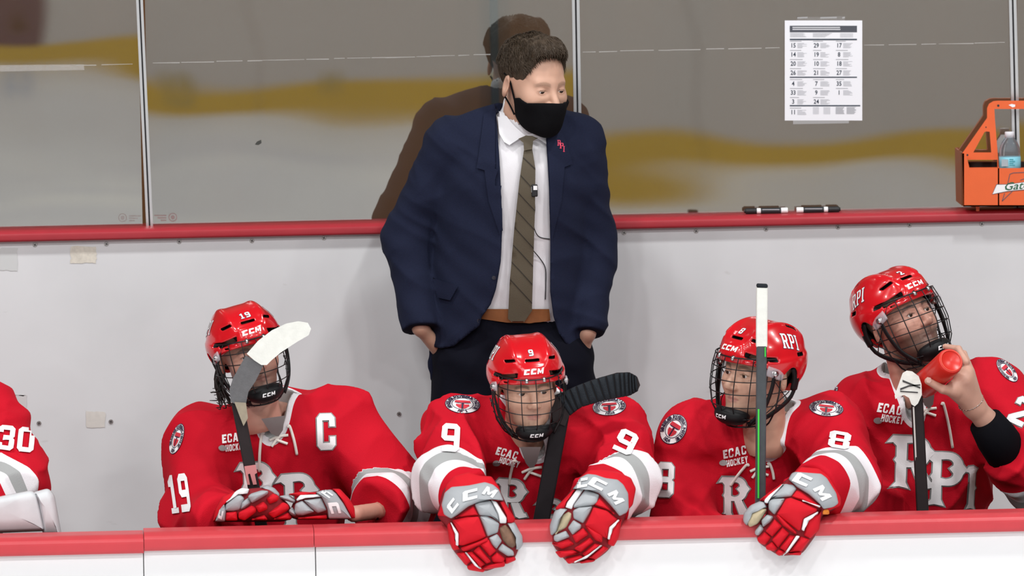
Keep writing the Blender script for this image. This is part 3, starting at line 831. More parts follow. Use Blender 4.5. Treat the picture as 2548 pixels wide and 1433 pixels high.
# wire cage
CZ = [-.142, -.122, -.085, -.035, .02, .058]
def cage_pt(phi, z):
    a = np.interp(z, CZ, [.050, .074, .096, .106, .106, .101]); b = np.interp(z, CZ, [.088, .112, .136, .146, .143, .134])
    s, c = math.sin(phi), math.cos(phi)
    return (a * math.copysign(abs(s) ** .9, s), -.002 - b * math.copysign(abs(c) ** .9, c), z)
def cage_parts():
    parts = []
    R_ = math.radians
    for z, r in ((.056, .0022), (.024, .0015), (-.010, .0015), (-.046, .0015), (-.083, .0015), (-.118, .0015), (-.142, .0024)):
        lim = 92 if z > -.1 else 80
        parts.append(tube([cage_pt(R_(a), z + .006 * (abs(a) / 90) ** 2 * (1 if z > 0 else 2.5)) for a in np.linspace(-lim, lim, 33)], r, 6))
    for a in (0, -22, 22, -45, 45, -66, 66, -84, 84):
        parts.append(tube([cage_pt(R_(a), z) for z in np.linspace(.058, -.142, 22)], .0015 if abs(a) < 80 else .0024, 6))
    for sg in (-1, 1):                                   # side bows
        parts.append(tube([cage_pt(R_(sg * a), z) for a, z in zip(np.linspace(56, 96, 12), np.linspace(.056, -.055, 12))], .0015, 6))
        parts.append(tube([cage_pt(R_(sg * a), z) for a, z in zip(np.linspace(96, 60, 12), np.linspace(-.03, -.125, 12))], .0015, 6))
    return join_np(parts)
_v, _f = cage_parts(); CAGE = npmesh('wire_cage', _v, _f, M_WIRE)
def cup_sdf(p):
    d = sd_ell(p, (0, -.088, -.108), (.054, .046, .031))
    d = smax(d, -sd_ell(p, (0, -.066, -.088), (.050, .050, .034)), .006)
    return d
_cv, _cf = surfnet(cup_sdf, (-.07, -.15, -.15), (.07, -.03, -.06), .003)
CUP = npmesh('chin_cup', _cv, _cf, M_BLACKPAD); CUP_T = bvh_of(_cv, _cf)
KIT = [('wire_cage', CAGE), ('chin_cup', CUP)]
def kit_piece(nm, vf, mt): KIT.append((nm, npmesh(nm, vf[0], vf[1], mt)))
for s in (-1, 1):
    kit_piece('chin_strap', tube(smooth_path([(s * .104, -.045, .03), (s * .104, -.05, -.02), (s * .09, -.06, -.08), (s * .06, -.075, -.125)], 16), .008, 8, flat=((1, 0, 0), .35)), M_BLACKPAD)
    kit_piece('neck_strap', tube(smooth_path([(s * .092, .055, .02), (s * .083, .05, -.05), (s * .07, -.02, -.105), (s * .045, -.07, -.13)], 16), .0075, 8, flat=((1, 0, 0), .35)), M_BLACKPAD)
    kit_piece('ear_pad', tube(smooth_path([(s * .098, .035, .035), (s * .094, .05, .005), (s * .085, .055, -.03)], 8), .013, 8, flat=((1, 0, 0), .4)), M_BLACKPAD)
    kit_piece('cage_clip', tube([(s * .026, -.137, .048), (s * .026, -.131, .060)], .005, 8), M_CHROME)
    kit_piece('cage_hinge', tube([(s * .104, -.04, .022), (s * .107, -.055, .018)], .010, 10), M_CHROME)
    kit_piece('side_guard', tube(smooth_path([(s * .104, -.075, .03), (s * .108, -.04, .02), (s * .106, -.015, .012)], 8), .014, 8, flat=((1, 0, 0), .25)), M_CLEAR)

def hel_word(name, s, org, U, V, w, h, m=M_DECAL, shear=0.0, gap=0.1, parent=None, tree=None, outline=None):
    g, L = word(s, gap); g = place(g, w / L, h, -w / 2, -h / 2); g = place(g, 1, 1, 0, 0, shear)
    if outline is not None:
        decal_dir(name + '_outline', grow(g, .0012), .006, tree or HEL_T, org, U, V, outline, parent, eps=.0006)
    return decal_dir(name, g, .006, tree or HEL_T, org, U, V, m, parent, eps=.0012)
def make_helmet(person, M, number):
    h = put('helmet', HELMET, person, M)
    for nm, me in KIT:
        put(nm, me, h, world=False)
    hel_word('maker_badge', 'ccM', (0, -.1, .072), (1, 0, 0), (0, .25, 1), .060, .0155, shear=.22, gap=.06, parent=h)
    for sx in (-1, 1):
        U = nrm((-.18 * sx, sx, -.10)) if sx > 0 else nrm((.18, -1, -.10)) * 1.0
        U = nrm((0.20, sx * 1.0, 0)); Vv = nrm((-sx * .75, .10, 1))
        hel_word('team_letters', 'RPI', (sx * .085, .022, .102), U, Vv, .064, .044, gap=.12, parent=h, outline=M_NAVYDEC)
    if number: hel_word('number_sticker', number, (0, -.085, .126), (1, 0, 0), (0, .75, 1), .014 * len(number) + .004 * (len(number) - 1), .022, parent=h, gap=.16, outline=M_NAVYDEC)
    hel_word('cup_letters', 'ccM', (0, -.13, -.112), (1, 0, 0), (0, -.15, 1), .040, .011, shear=.22, gap=.08, parent=h, tree=CUP_T)
    return h

# ------------------------------------------------------------------ padded panels outlined in the picture, with real depth
def px_plane(Y, du=0.0, dv=0.0, u0=0, v0=0):
    return lambda u, v: Y + du * (u - u0) + dv * (v - v0)
def puff(name, poly, Y, th, mt, parent, edge=6.0, rnd=8.0, dome=0.3, world=True):
    """cushion whose outline is a pixel polygon; Y is the depth of its face (number or function), th its thickness"""
    Yf = Y if callable(Y) else (lambda u, v: Y)
    o = rounded(poly, rnd, 3)
    if area2(o) < 0: o = o[::-1]
    c = np.mean(np.array(o), 0); n = len(o); vs = []
    for ins, dep in ((edge * .2, th), (0, th * .55), (-edge * .25, th * .22), (-edge, th * .04), (None, -th * dome * .25)):
        for (x, y) in (offset_poly(o, ins) if ins is not None else [tuple(c + (np.array(q) - c) * .45) for q in o]):
            vs.append(P(x, y, Yf(x, y) + dep))
    vs.append(P(c[0], c[1], Yf(*c) - th * dome * .35)); vs.append(P(c[0], c[1], Yf(*c) + th))
    f = []
    for k in range(4):
        for i in range(n): f.append([k * n + i, k * n + (i + 1) % n, (k + 1) * n + (i + 1) % n, (k + 1) * n + i])
    for i in range(n): f.append([4 * n + i, 4 * n + (i + 1) % n, 5 * n]); f.append([(i + 1) % n, i, 5 * n + 1])
    bm = bmesh.new(); bv = [bm.verts.new(V3(q)) for q in vs]
    for q in f:
        try: bm.faces.new([bv[i] for i in q])
        except ValueError: pass
    bmesh.ops.recalc_face_normals(bm, faces=bm.faces[:])
    return put(name, bm_mesh(name, bm, mt, smooth=True), parent, world=world)
def slab(name, polys, Y0, Y1, mt, parent=None, step=40.0):
    """plate cut to pixel outlines (holes allowed) between two depths"""
    bm = flat_mesh([polys], step)
    r = bmesh.ops.extrude_face_region(bm, geom=bm.faces[:])
    back = {v for v in r['geom'] if isinstance(v, bmesh.types.BMVert)}
    for v in bm.verts:
        Yy = Y1 if v in back else Y0
        if callable(Yy): Yy = Yy(v.co.x, v.co.y)
        v.co = V3(P(v.co.x, v.co.y, Yy))
    bmesh.ops.recalc_face_normals(bm, faces=bm.faces[:])
    return put(name, bm_mesh(name, bm, mt), parent)
def px_tube(name, pts, r, mt, parent, n=24, sides=8, closed=False):
    q = smooth_path([P(*p) for p in pts], n, closed)
    v, f = tube(q, r, sides, closed)
    return put(name, npmesh(name, v, f, mt), parent)
# ------------------------------------------------------------------ players
def head_mat(u, v, Y, yaw, pitch, roll, scale=1.0):
    R = rotz(math.radians(yaw)) @ rotx(math.radians(pitch)) @ roty(math.radians(roll))
    return R * scale, P(u, v, Y)
def path_t(p, pts):
    """distance along a polyline measured from its end, and distance to it"""
    best = np.full(len(p), 1e9); t = np.zeros(len(p)); L = [np.linalg.norm(pts[i + 1] - pts[i]) for i in range(len(pts) - 1)]
    for i in range(len(pts) - 1):
        ab = pts[i + 1] - pts[i]; s = np.clip((p - pts[i]) @ ab / (ab @ ab), 0, 1)
        d = np.linalg.norm(p - pts[i] - s[:, None] * ab, axis=1); m = d < best
        best = np.where(m, d, best); t = np.where(m, sum(L[i + 1:]) + (1 - s) * L[i], t)
    return t, best
def player(cfg):
    c = cfg; base = P(*c['hip']); base[2] = 0.0
    per = tag(empty('person', base), c['label'], 'person', 'hockey players in red on the bench')
    R, hc = head_mat(*c['head']); Rn = R / np.linalg.norm(R[:, 0])
    M = m4(R, hc)
    neck = P(*c['neck']); hip = P(*c['hip'])
    SL, SR = P(*c['sl']), P(*c['sr'])
    armL = [SL, P(*c['el']), P(*c['wl'])]; armR = [SR, P(*c['er']), P(*c['wr'])]
    rw = c.get('rad', (.092, .086, .066))
    seed = c['seed']
    nk0 = hc + R @ np.array([0, .03, -.08]); vdir = nrm(c.get('vdir', (0.0, -1.0, -0.9)))
    fdir = np.array([vdir[0], vdir[1], 0]); fdir = nrm(fdir)
    nk1 = neck + np.array([0, 0, -.02])
    def cut(p):
        d = sd_cap(p, nk1 + np.array([0, 0, -.03]), nk1 + np.array([0, 0, .25]), c.get('nr', .066), .10)
        t0 = nk1 + fdir * .05 + np.array([0, 0, .06]); t1 = nk1 + fdir * .16 + np.array([0, 0, c.get('vdrop', -.115)])
        return smin(d, sd_cap(p, t0, t1, .055, .006), .015)
    def core(p):
        mid = (SL + SR) / 2
        d = sd_cap(p, SL + (mid - SL) * .12, SR + (mid - SR) * .12, .088, .088, sq=((0, 1, 0), 1.25))
        chest = mid * .7 + hip * .3
        d = smin(d, sd_cap(p, mid + np.array([0, .02, -.02]), chest, .135, .165, sq=((0, 1, 0), .82)), .07)
        d = smin(d, sd_cap(p, chest, hip, .165, .19, sq=((0, 1, 0), .85)), .08)
        d = smin(d, sd_cap(p, mid, nk1, .10, .075), .06)
        return d
    def arms(p):
        dd = np.full(len(p), 9.0)
        for A in (armL, armR):
            d = sd_cap(p, A[0], A[1], rw[0], rw[1]); d = smin(d, sd_cap(p, A[1], A[2], rw[1], rw[2]), .03)
            end = A[2] + nrm(A[2] - A[1]) * .005
            d = smax(d, (p - end) @ nrm(A[2] - A[1]), .012)
            dd = np.minimum(dd, d)
        return dd
    def fold(p):
        wp = .05 * np.stack([waves(p, seed + 9, 1.3, 3), waves(p, seed + 5, 1.3, 3), waves(p, seed + 6, 1.3, 3)], 1)
        q = (p + wp) * np.array([1.0, .8, .30])
        w = np.clip(1 - np.abs(waves(q, seed, 1.9, 3)), 0, 1) ** 2
        w2 = 1 - np.abs(waves((p + wp) @ roty(.7) * np.array([.35, 1, 1.4]), seed + 3, 2.1, 3))
        w3 = 1 - np.abs(waves((p - wp) @ roty(-.7) * np.array([.35, 1, 1.4]), seed + 4, 2.1, 3))
        return .018 * (w - .4) + .016 * (np.clip(w2, 0, 1) ** 2 - .4) + .016 * (np.clip(w3, 0, 1) ** 2 - .4)
    def f(p):
        d = smin(core(p), arms(p), .035)
        d = d - fold(p)
        return smax(d, -cut(p), .006)
    al = np.array(armL + armR + [hip, neck])
    lo = al.min(0) - .24; hi = al.max(0) + .24; lo[2] = max(lo[2], .30)
    v, q = surfnet(f, lo, hi, .0075, newton=2)
    me = npmesh('jersey', v, q, M_JERSEY)
    tl, dl = path_t(v, armL); tr, dr = path_t(v, armR)
    dco = core(v)
    so = c.get('stripe_off', (0.0, 0.0)); stripe = np.where(dl < dr, tl + so[0], tr + so[1])
    onarm = arms(v) < dco + .05
    attr(me, 'stripe', np.where(onarm, stripe, .49)); attr(me, 'collar', np.clip(cut(v), 0, 1))
    jer = put('jersey', me, per)
    tree = bvh_of(v, q)
    # body: head and neck joined to the trunk and arms below the clothing
    hv = (HEAD_V @ R.T) + hc
    def body(p):
        mid = (SL + SR) / 2
        d = sd_cap(p, SL, SR, .055); d = smin(d, sd_cap(p, mid, hip, .09, .10), .05)
        for A in (armL, armR): d = smin(d, np.minimum(sd_cap(p, A[0], A[1], .045, .038), sd_cap(p, A[1], A[2] + nrm(A[2] - A[1]) * c.get('ext', -.02), .036, .027)), .02)
        for a_, b_, r_ in c.get('extra', []): d = np.minimum(d, sd_cap(p, P(*a_), P(*b_), r_))
        return smin(d, sd_cap(p, mid, nk0, .046, .048), .02)
    bl = np.minimum(al.min(0), nk0) - .14; bh = np.maximum(al.max(0), nk0) + .14
    bv, bq = surfnet(body, bl, bh, .014, newton=1)
    legs = []
    for s in (-1, 1):
        k = hip + np.array([s * .16, -.32, .0]); k[2] = .52; ft = k + np.array([0, .02, 0]); ft[2] = .05
        h0 = hip + np.array([s * .1, 0, -.02])
        legs += [tube([h0, (h0 + k) / 2, k], [.10, .095, .075], 12), tube([k, (k + ft) / 2, ft], [.075, .065, .05], 12)]
    lv, lf = join_np(legs)
    V_, F_ = join_np([(hv, HEAD_F), (bv, bq), (lv, lf)])
    nh, nb = len(HEAD_F), len(bq)
    fm = np.concatenate([np.zeros(nh + nb, int), np.ones(len(lf), int)])
    bme = npmesh('body', V_, F_, mats=[M_SKIN[c['skin']], M_BLACKPAD], fmat=fm)
    lip, hairy = head_attrs(HEAD_V, c.get('stubble', .2)); z = np.zeros(len(bv) + len(lv))
    attr(bme, 'lip', np.concatenate([lip, z])); attr(bme, 'hairy', np.concatenate([hairy, z]))
    put('body', bme, per)
    for s in (-1, 1):
        g = c.get('gaze', (0, 0))
        Re = Rn @ rotz(math.radians(g[0])) @ rotx(math.radians(g[1]))
        put('eye', EYE, per, m4(Re * np.linalg.norm(R[:, 0]), hc + R @ np.array([s * .032, -.0790, .0035])))
        lv_, lf_ = lid_mesh(c.get('lid', 14)); lm = npmesh('eyelid', lv_, lf_, M_SKIN[c['skin']]); attr(lm, 'lip', np.zeros(len(lv_))); attr(lm, 'hairy', np.clip(1 - np.arange(len(lv_)) / 13.0, 0, .8))
        put('eyelid', lm, per, m4(R, hc + R @ np.array([s * .032, -.0790, .0035])))
    hel = make_helmet(per, M, c['num'])
    return per, jer, tree, hel, (R, hc)

def jdecal(name, jer, tree, glyphs, border=3.0, mt=None, bm_=None, step=9.0, back=None):
    if border: decal_px(name + '_border', grow([ccw(g) for g in glyphs], border), step, tree, bm_ or M_TWILL_GREY, jer, eps=.0012, back=back)
    return decal_px(name, glyphs, step, tree, mt or M_TWILL, jer, eps=.0046, back=back)
def crest_patch(jer, tree, u, v, rx, ry, rot, seed=0):
    """round shoulder badge: white disc, dark rim and ring, lettered edge, red shield under a T"""
    ca, sa = math.cos(math.radians(rot)), math.sin(math.radians(rot))
    T = lambda pts: [(u + (x * rx) * ca + (y * ry) * sa, v + (x * rx) * sa - (y * ry) * ca) for x, y in pts]
    G1 = lambda *polys: [[T(q) for q in polys]]
    p = decal_px('shoulder_badge', G1(circ(0, 0, 1.0)), 10, tree, M_NAVYDEC, jer, eps=.0012)
    decal_px('badge_face', G1(circ(0, 0, .95)), 10, tree, M_TWILL, jer, eps=.0022)
    decal_px('badge_ring', G1(circ(0, .02, .62), circ(0, .02, .575)[::-1]), 10, tree, M_NAVYDEC, jer, eps=.003)
    sh = [(-.36, .0), (-.36, -.18), (-.2, -.42), (0, -.52), (.2, -.42), (.36, -.18), (.36, .0), (.1, -.02), (.1, .06), (-.1, .06), (-.1, -.02)]
    decal_px('badge_shield', G1(sh) + G1([(-.46, .16), (.46, .16), (.40, .40), (-.40, .40)]), 10, tree, M_BADGERED, jer, eps=.003)
    decal_px('badge_bar', G1([(-.05, -.5), (.05, -.5), (.05, .1), (.3, .1), (.46, .16), (-.46, .16), (-.3, .1), (-.05, .1)]), 10, tree, M_NAVYDEC, jer, eps=.0036)
    txt = 'RENSSELAER POLYTECHNIC INSTITUTE'
    bm = bmesh.new()
    for t, a0, a1, fl in ((txt, 215, -35, 1), ('1824', 250, 290, -1)):
        for i, ch in enumerate(t):
            if ch == ' ': continue
            a = math.radians(a0 + (a1 - a0) * (i + .5) / len(t)); r = .78
            b2 = text_glyphs(ch, .34, .012, 1)
            rt = a - math.pi / 2 if fl > 0 else a + math.pi / 2
            for vv in b2.verts:
                x, y = vv.co.x, vv.co.y
                X = r * math.cos(a) + x * math.cos(rt) - y * math.sin(rt); Y = r * math.sin(a) + x * math.sin(rt) + y * math.cos(rt)
                vv.co = Vector((*T([(X, Y)])[0], 0))
            m_ = bpy.data.meshes.new('t'); b2.to_mesh(m_); b2.free(); bm.from_mesh(m_); bpy.data.meshes.remove(m_)
    lay_px(bm, tree, .0042)
    put('badge_letters', bm_mesh('badge_letters', bm, M_NAVYDEC), jer)
M_BADGERED = mat('badge_red', (0.60, 0.03, 0.05), 0.7)
def ecac(jer, tree, u, v, w, rot, back=None):
    """league mark: two slanted lines of lettering with a puck"""
    k = w / 62.0; a = math.radians(rot)
    g1 = px_word('ECAC', u + 4 * k, v - 11 * k, 54 * k, 20 * k, rot, .12, .12)
    g2 = px_word('HOCKEY', u + 10 * k - 10 * math.sin(a) * 0, v + 11 * k, 50 * k, 16 * k, rot, .12, .12)
    jdecal('league_letters', jer, tree, g1 + g2, 0, M_TWILL, step=12, back=back)
    jdecal('league_puck', jer, tree, [[circ(u - 22 * k, v + 14 * k, 10 * k, 7 * k, 14)]], 0, M_TWILL_GREY, step=12, back=back)
def laces(jer, tree, u, v, k=1.0, sides=((-38, 0, -45, 70), (42, -12, 52, 60)), rot=0.0):
    def hit(a, b):
        d = V3(ray(a, b)); h = tree.ray_cast(V3(CAM) + d * 20, d, 30)
        q = h[0] if h[0] is not None else V3(P(a, b, .4)); return np.array(q) - ray(a, b) * .005
    def lc(pts):
        q = smooth_path([hit(*p) for p in pts], 16); vv, ff = tube(q, .0042, 7); put('lace', npmesh('lace', vv, ff, M_LACE), jer)
    lc([(u - 24 * k, v + 8 * k), (u, v - 2 * k), (u + 28 * k, v - 6 * k)]); lc([(u - 18 * k, v + 26 * k), (u - 2 * k, v + 4 * k), (u + 8 * k, v - 4 * k)]); lc([(u - 8 * k, v + 6 * k), (u + 26 * k, v + 18 * k)])
    for a, b, c_, d_ in sides:
        lc([(u + a * k - 6 * np.sign(a) * k, v + b * k + 2), (u + a * k, v + b * k), (u + (a + c_) / 2 * k + 2 * np.sign(a), v + (b + d_) / 2 * k), (u + c_ * k, v + d_ * k)])
def insert(jer, tree, pts, at):
    d = V3(ray(*at)); h = tree.ray_cast(V3(CAM) + d * 20, d, 30); y = h[0].y if h[0] is not None else .4
    v1 = max(q[1] for q in pts); slab('neck_insert', [pts], lambda u, v: y - .004 - (v1 - v) * .0017, lambda u, v: y + .000 - (v1 - v) * .0017, M_INSERT, jer, step=12)
M_INSERT = mat('grey_neck_insert', (0.36, 0.37, 0.36), 0.8)
# ---- number 9, leaning over the rail
p9, j9, t9, h9, H9 = player(dict(label='player in red jersey number 9 leaning forward with both gloves over the rail', num='9', seed=11, skin=2, stubble=.1,
    head=(1310, 961, .27, 9, 10, -3, .97), neck=(1326, 1052, .40), hip=(1330, 1560, .68), sl=(1140, 1075, .42), sr=(1520, 1075, .42),
    el=(1112, 1195, .17), wl=(1172, 1240, .055), er=(1562, 1205, .17), wr=(1486, 1235, .055), gaze=(12, 4), rad=(.092, .082, .074), stripe_off=(.035, .035)))
# ---- number 19, captain
p19, j19, t19, h19, H19 = player(dict(label='bench player in red captain jersey number 19 holding stick upright with both gloves', num='19', seed=23, skin=1, stubble=.55,
    head=(618, 884, .36, 13, -3, -13, .97), neck=(670, 1003, .48), hip=(700, 1560, .68), sl=(515, 1095, .52), sr=(850, 1060, .52),
    el=(492, 1290, .42), wl=(560, 1300, .22), er=(1000, 1245, .44), wr=(940, 1266, .28), rad=(.10, .092, .075), vdir=(.03, -1, -.9), vdrop=-.14, stripe_off=(.3, .07), extra=[((880, 1279, .155), (960, 1268, .32), .0235)]))
# ---- number 8, looking aside
p8, j8, t8, h8, H8 = player(dict(label='player in red jersey number 8 looking sideways with one glove hung over the rail', num='8', seed=37, skin=2, stubble=.15,
    head=(1888, 930, .36, -49, -2, 7, 1.03), neck=(1908, 1056, .48), hip=(1890, 1560, .70), sl=(1715, 1100, .52), sr=(2050, 1070, .48),
    el=(1700, 1290, .42), wl=(1790, 1350, .30), er=(2105, 1195, .24), wr=(2020, 1225, .07), gaze=(-10, 6), rad=(.098, .088, .076), stripe_off=(.3, .02)))
# ---- player drinking
p2, j2, t2, h2, H2 = player(dict(label='bearded player in red jersey tilting head back and holding a red bottle', num='2', seed=51, skin=1, stubble=.75,
    head=(2240, 802, .66, 34, -20, -12, 1.03), neck=(2262, 938, .74), hip=(2300, 1560, .86), sl=(2140, 1025, .74), sr=(2475, 985, .72),
    el=(2112, 1256, .74), wl=(2192, 1288, .58), er=(2580, 1195, .56), wr=(2506, 1132, .47), gaze=(10, -2), rad=(.098, .088, .078), stripe_off=(.3, .02)))
# ---- goalkeeper at the edge
p30, j30, t30, h30, H30 = player(dict(label='goalkeeper in red jersey number 30 cut off at the photo edge', num='30', seed=67, skin=0,
    head=(-235, 820, .45, 5, 10, 0, .97), neck=(-215, 950, .55), hip=(-220, 1560, .85), sl=(-400, 1010, .55), sr=(-40, 1030, .55),
    el=(-440, 1230, .45), wl=(-330, 1290, .25), er=(44, 1200, .42), wr=(-70, 1275, .22), rad=(.098, .088, .08), stripe_off=(.02, .02)))
# ------------------------------------------------------------------ jersey marks
def zoom(x0, y0, s): return lambda pts: [(x0 + x / s, y0 + y / s) for x, y in pts]
# number 9
jdecal('sleeve_number', j9, t9, px_word('9', 1122, 1090, 46, 70, -4), 0, step=7)
jdecal('sleeve_number', j9, t9, px_word('9', 1558, 1101, 50, 58, -26), 0, step=7)
crest_patch(j9, t9, 1151, 1006, 44, 23, 4); crest_patch(j9, t9, 1516, 1012, 42, 22, -4)
ecac(j9, t9, 1258, 1138, 62, -14)
jdecal('crest_letter', j9, t9, px_big('R', 1272, 1240, 78, 96, -4), 3.2); jdecal('crest_letter', j9, t9, px_big('P', 1372, 1282, 70, 80), 3.2)
insert(j9, t9, [(1294, 1112), (1346, 1112), (1336, 1150), (1323, 1170), (1308, 1152)], (1323, 1178))
laces(j9, t9, 1322, 1168, .95, ((-45, -22, -58, 40), (46, 0, 56, 60)))
# number 19
jdecal('captain_letter', j19, t19, px_word('C', 812, 1074, 46, 88, 2), 3.0, step=7)
jdecal('sleeve_number', j19, t19, px_word('19', 446, 1228, 52, 96, 8), 0, step=7)
crest_patch(j19, t19, 440, 1092, 15, 40, 18)
ecac(j19, t19, 576, 1100, 64, 8)
jdecal('crest_letter', j19, t19, px_big('R', 640, 1215, 92, 130, 3), 3.2); jdecal('crest_letter', j19, t19, px_big('P', 742, 1248, 100, 140, 2), 3.2)
insert(j19, t19, [(650, 1042), (708, 1034), (704, 1070), (692, 1088), (674, 1078)], (692, 1096))
laces(j19, t19, 692, 1088, .9, ((-45, -12, -52, 95), (32, -30, 52, 48)))
# number 8
jdecal('sleeve_number', j8, t8, px_word('8', 1656, 1194, 44, 86, -3), 2.2, step=7)
jdecal('sleeve_number', j8, t8, px_word('8', 2090, 1096, 54, 42, -10), 0, step=7)
crest_patch(j8, t8, 1676, 1068, 31, 40, 32); crest_patch(j8, t8, 2056, 1016, 43, 20, 6)
ecac(j8, t8, 1824, 1136, 66, 12)
jdecal('crest_letter', j8, t8, px_big('R', 1828, 1236, 74, 100, 0), 3.2)
laces(j8, t8, 1888, 1166, .9, ((-34, -10, -78, 48), (30, -14, 42, 30)))
# player with the bottle
crest_patch(j2, t2, 2066, 974, 17, 30, 24); crest_patch(j2, t2, 2506, 922, 16, 36, -42)
ecac(j2, t2, 2210, 1030, 70, -8)
jdecal('crest_letter', j2, t2, px_big('R', 2268, 1150, 112, 132, -2), 3.2); jdecal('crest_letter', j2, t2, px_big('P', 2352, 1192, 104, 134, -3), 3.2); jdecal('crest_letter', j2, t2, px_big('I', 2432, 1214, 64, 108, -4), 3.2)
jdecal('sleeve_number', j2, t2, px_word('2', 2540, 1024, 44, 70, -28), 2.0, step=7)
insert(j2, t2, [(2290, 980), (2326, 974), (2322, 1006), (2312, 1018), (2300, 1008)], (2312, 1026))
laces(j2, t2, 2308, 1020, .8, ((50, -18, 78, 118),))
# goalkeeper
jdecal('sleeve_number', j30, t30, px_word('30', 40, 1092, 92, 62, -6), 0, step=7)

# ------------------------------------------------------------------ gloves
M_ORANGE_TAG = mat('orange_tag', (0.75, 0.22, 0.02), 0.6)
M_GLOVE_SEAM = mat('glove_seam_red', (0.22, 0.006, 0.012), 0.8)
def glove(person, z, Yf, base, panels, letters):
    """base outline = the hand's red core; every panel is its own cushion on it"""
    g = puff('glove', z(base), lambda u, v: Yf(u, v) + .016, .05, M_GLOVE_SEAM, person, edge=10, rnd=14)
    MT = {'r': M_GLOVE_RED, 'g': M_GLOVE_GREY, 'w': M_GLOVE_WHITE, 'p': M_PALM, 'd': M_PALM_DARK, 'o': M_ORANGE_TAG}
    for nm, k, off, th, pts in panels:
        wv = k == 'w'
        puff(nm, z(pts), lambda u, v, o=off: Yf(u, v) + o, th, MT[k], g, edge=2.0 if wv else 3.6, rnd=3.0 if wv else 4.5, dome=.1 if wv else .3)
    cu = [o for o in g.children if o.name.startswith('cuff')][0]
    me = cu.data; v = np.empty(len(me.vertices) * 3, np.float32); me.vertices.foreach_get('co', v); v = v.reshape(-1, 3)
    tr = bvh_of(v, [tuple(p.vertices) for p in me.polygons])
    for ch, x, y, w, h, rot in letters:
        (u_, v_), = z([(x, y)])
        decal_px('cuff_letter', px_word(ch, u_, v_, w, h, rot, .25), 6, tr, M_GLOVE_WHITE, cu, eps=.002)
    return g
z9 = zoom(1080, 1150, 4.9)
def Y9(uc): return lambda u, v: -.072 + ((u - uc) / 95.0) ** 2 * .022 + max(0, 1262 - v) * .0006
glove(p9, z9, Y9(1190), [(40, 660), (130, 300), (420, 150), (740, 230), (960, 700), (1060, 980), (980, 1180), (620, 1330), (420, 1280), (230, 1060), (165, 780)], [
  ('wrist_liner', 'r', .012, .05, [(60, 600), (150, 280), (240, 170), (420, 120), (560, 165), (700, 175), (790, 300), (840, 470), (500, 520), (210, 690), (40, 650)]),
  ('cuff', 'g', -.010, .05, [(90, 520), (130, 370), (210, 300), (420, 280), (620, 240), (720, 270), (790, 330), (850, 470), (690, 455), (540, 490), (420, 540), (290, 640), (210, 690), (120, 640)]),
  ('back_panel', 'g', 0, .035, [(490, 510), (560, 480), (690, 460), (785, 640), (795, 735), (700, 665), (550, 650)]),
  ('back_panel', 'g', 0, .035, [(550, 655), (640, 652), (740, 700), (800, 745), (780, 860), (650, 910), (610, 800)]),
  ('thumb_stripe', 'w', .002, .03, [(690, 455), (760, 480), (890, 680), (880, 745), (800, 745), (780, 640)]),
  ('thumb_base', 'r', .006, .04, [(790, 470), (850, 480), (990, 690), (960, 750), (880, 740), (890, 680)]),
  ('wrist_strip', 'r', .002, .03, [(240, 685), (480, 530), (550, 650), (400, 668)]),
  ('back_panel', 'r', -.004, .04, [(215, 705), (400, 662), (548, 658), (640, 910), (540, 960), (360, 1020), (290, 1010), (300, 870)]),
  ('side_panel', 'r', .004, .04, [(160, 760), (195, 720), (275, 880), (262, 1020), (330, 1060), (235, 1075), (190, 980)]),
  ('side_stripe', 'w', -.006, .02, [(198, 735), (212, 735), (302, 870), (298, 1022), (262, 1010), (270, 880)]),
  ('knuckle_roll', 'r', -.004, .04, [(320, 1040), (540, 960), (650, 910), (672, 965), (400, 1085), (350, 1090)]),
  ('finger_pad', 'g', -.004, .035, [(665, 920), (770, 870), (830, 960), (760, 1060), (700, 1000)]),
  ('finger_pad', 'g', .002, .035, [(770, 1065), (830, 985), (970, 1080), (975, 1140), (900, 1150)]),
  ('finger_pad', 'r', -.002, .035, [(550, 1000), (670, 935), (760, 1080), (680, 1150)]),
  ('finger_pad', 'r', -.002, .035, [(470, 1085), (545, 1015), (700, 1215), (640, 1240)]),
  ('finger_pad', 'r', 0, .035, [(385, 1100), (465, 1085), (630, 1245), (555, 1290)]),
  ('finger_pad', 'r', .004, .035, [(270, 1110), (375, 1090), (480, 1190), (390, 1260)]),
  ('finger_tip', 'r', .006, .03, [(400, 1270), (500, 1200), (625, 1310), (600, 1340), (420, 1310)]),
  ('finger_tip', 'r', .004, .03, [(560, 1290), (700, 1240), (870, 1200), (860, 1270), (590, 1310)]),
  ('finger_tip', 'r', .004, .03, [(690, 1160), (770, 1090), (870, 1170), (840, 1240), (720, 1225)]),
  ('finger_tip', 'r', .006, .03, [(870, 1160), (980, 1150), (1000, 1190), (870, 1245)]),
  ('finger_stripe', 'w', -.008, .015, [(375, 1098), (395, 1098), (540, 1270), (580, 1300), (560, 1300), (500, 1265)]),
  ('palm', 'd', .006, .04, [(785, 800), (870, 750), (980, 860), (1020, 1000), (960, 1050), (900, 1030), (830, 950)]),
  ('thumb', 'g', .004, .05, [(880, 740), (980, 730), (1080, 900), (1085, 1000), (1040, 1060), (990, 1070), (1010, 960), (940, 820)]),
], [('c', 235, 520, 34, 22, 52), ('c', 455, 395, 44, 24, 14), ('M', 690, 370, 34, 22, -22)])
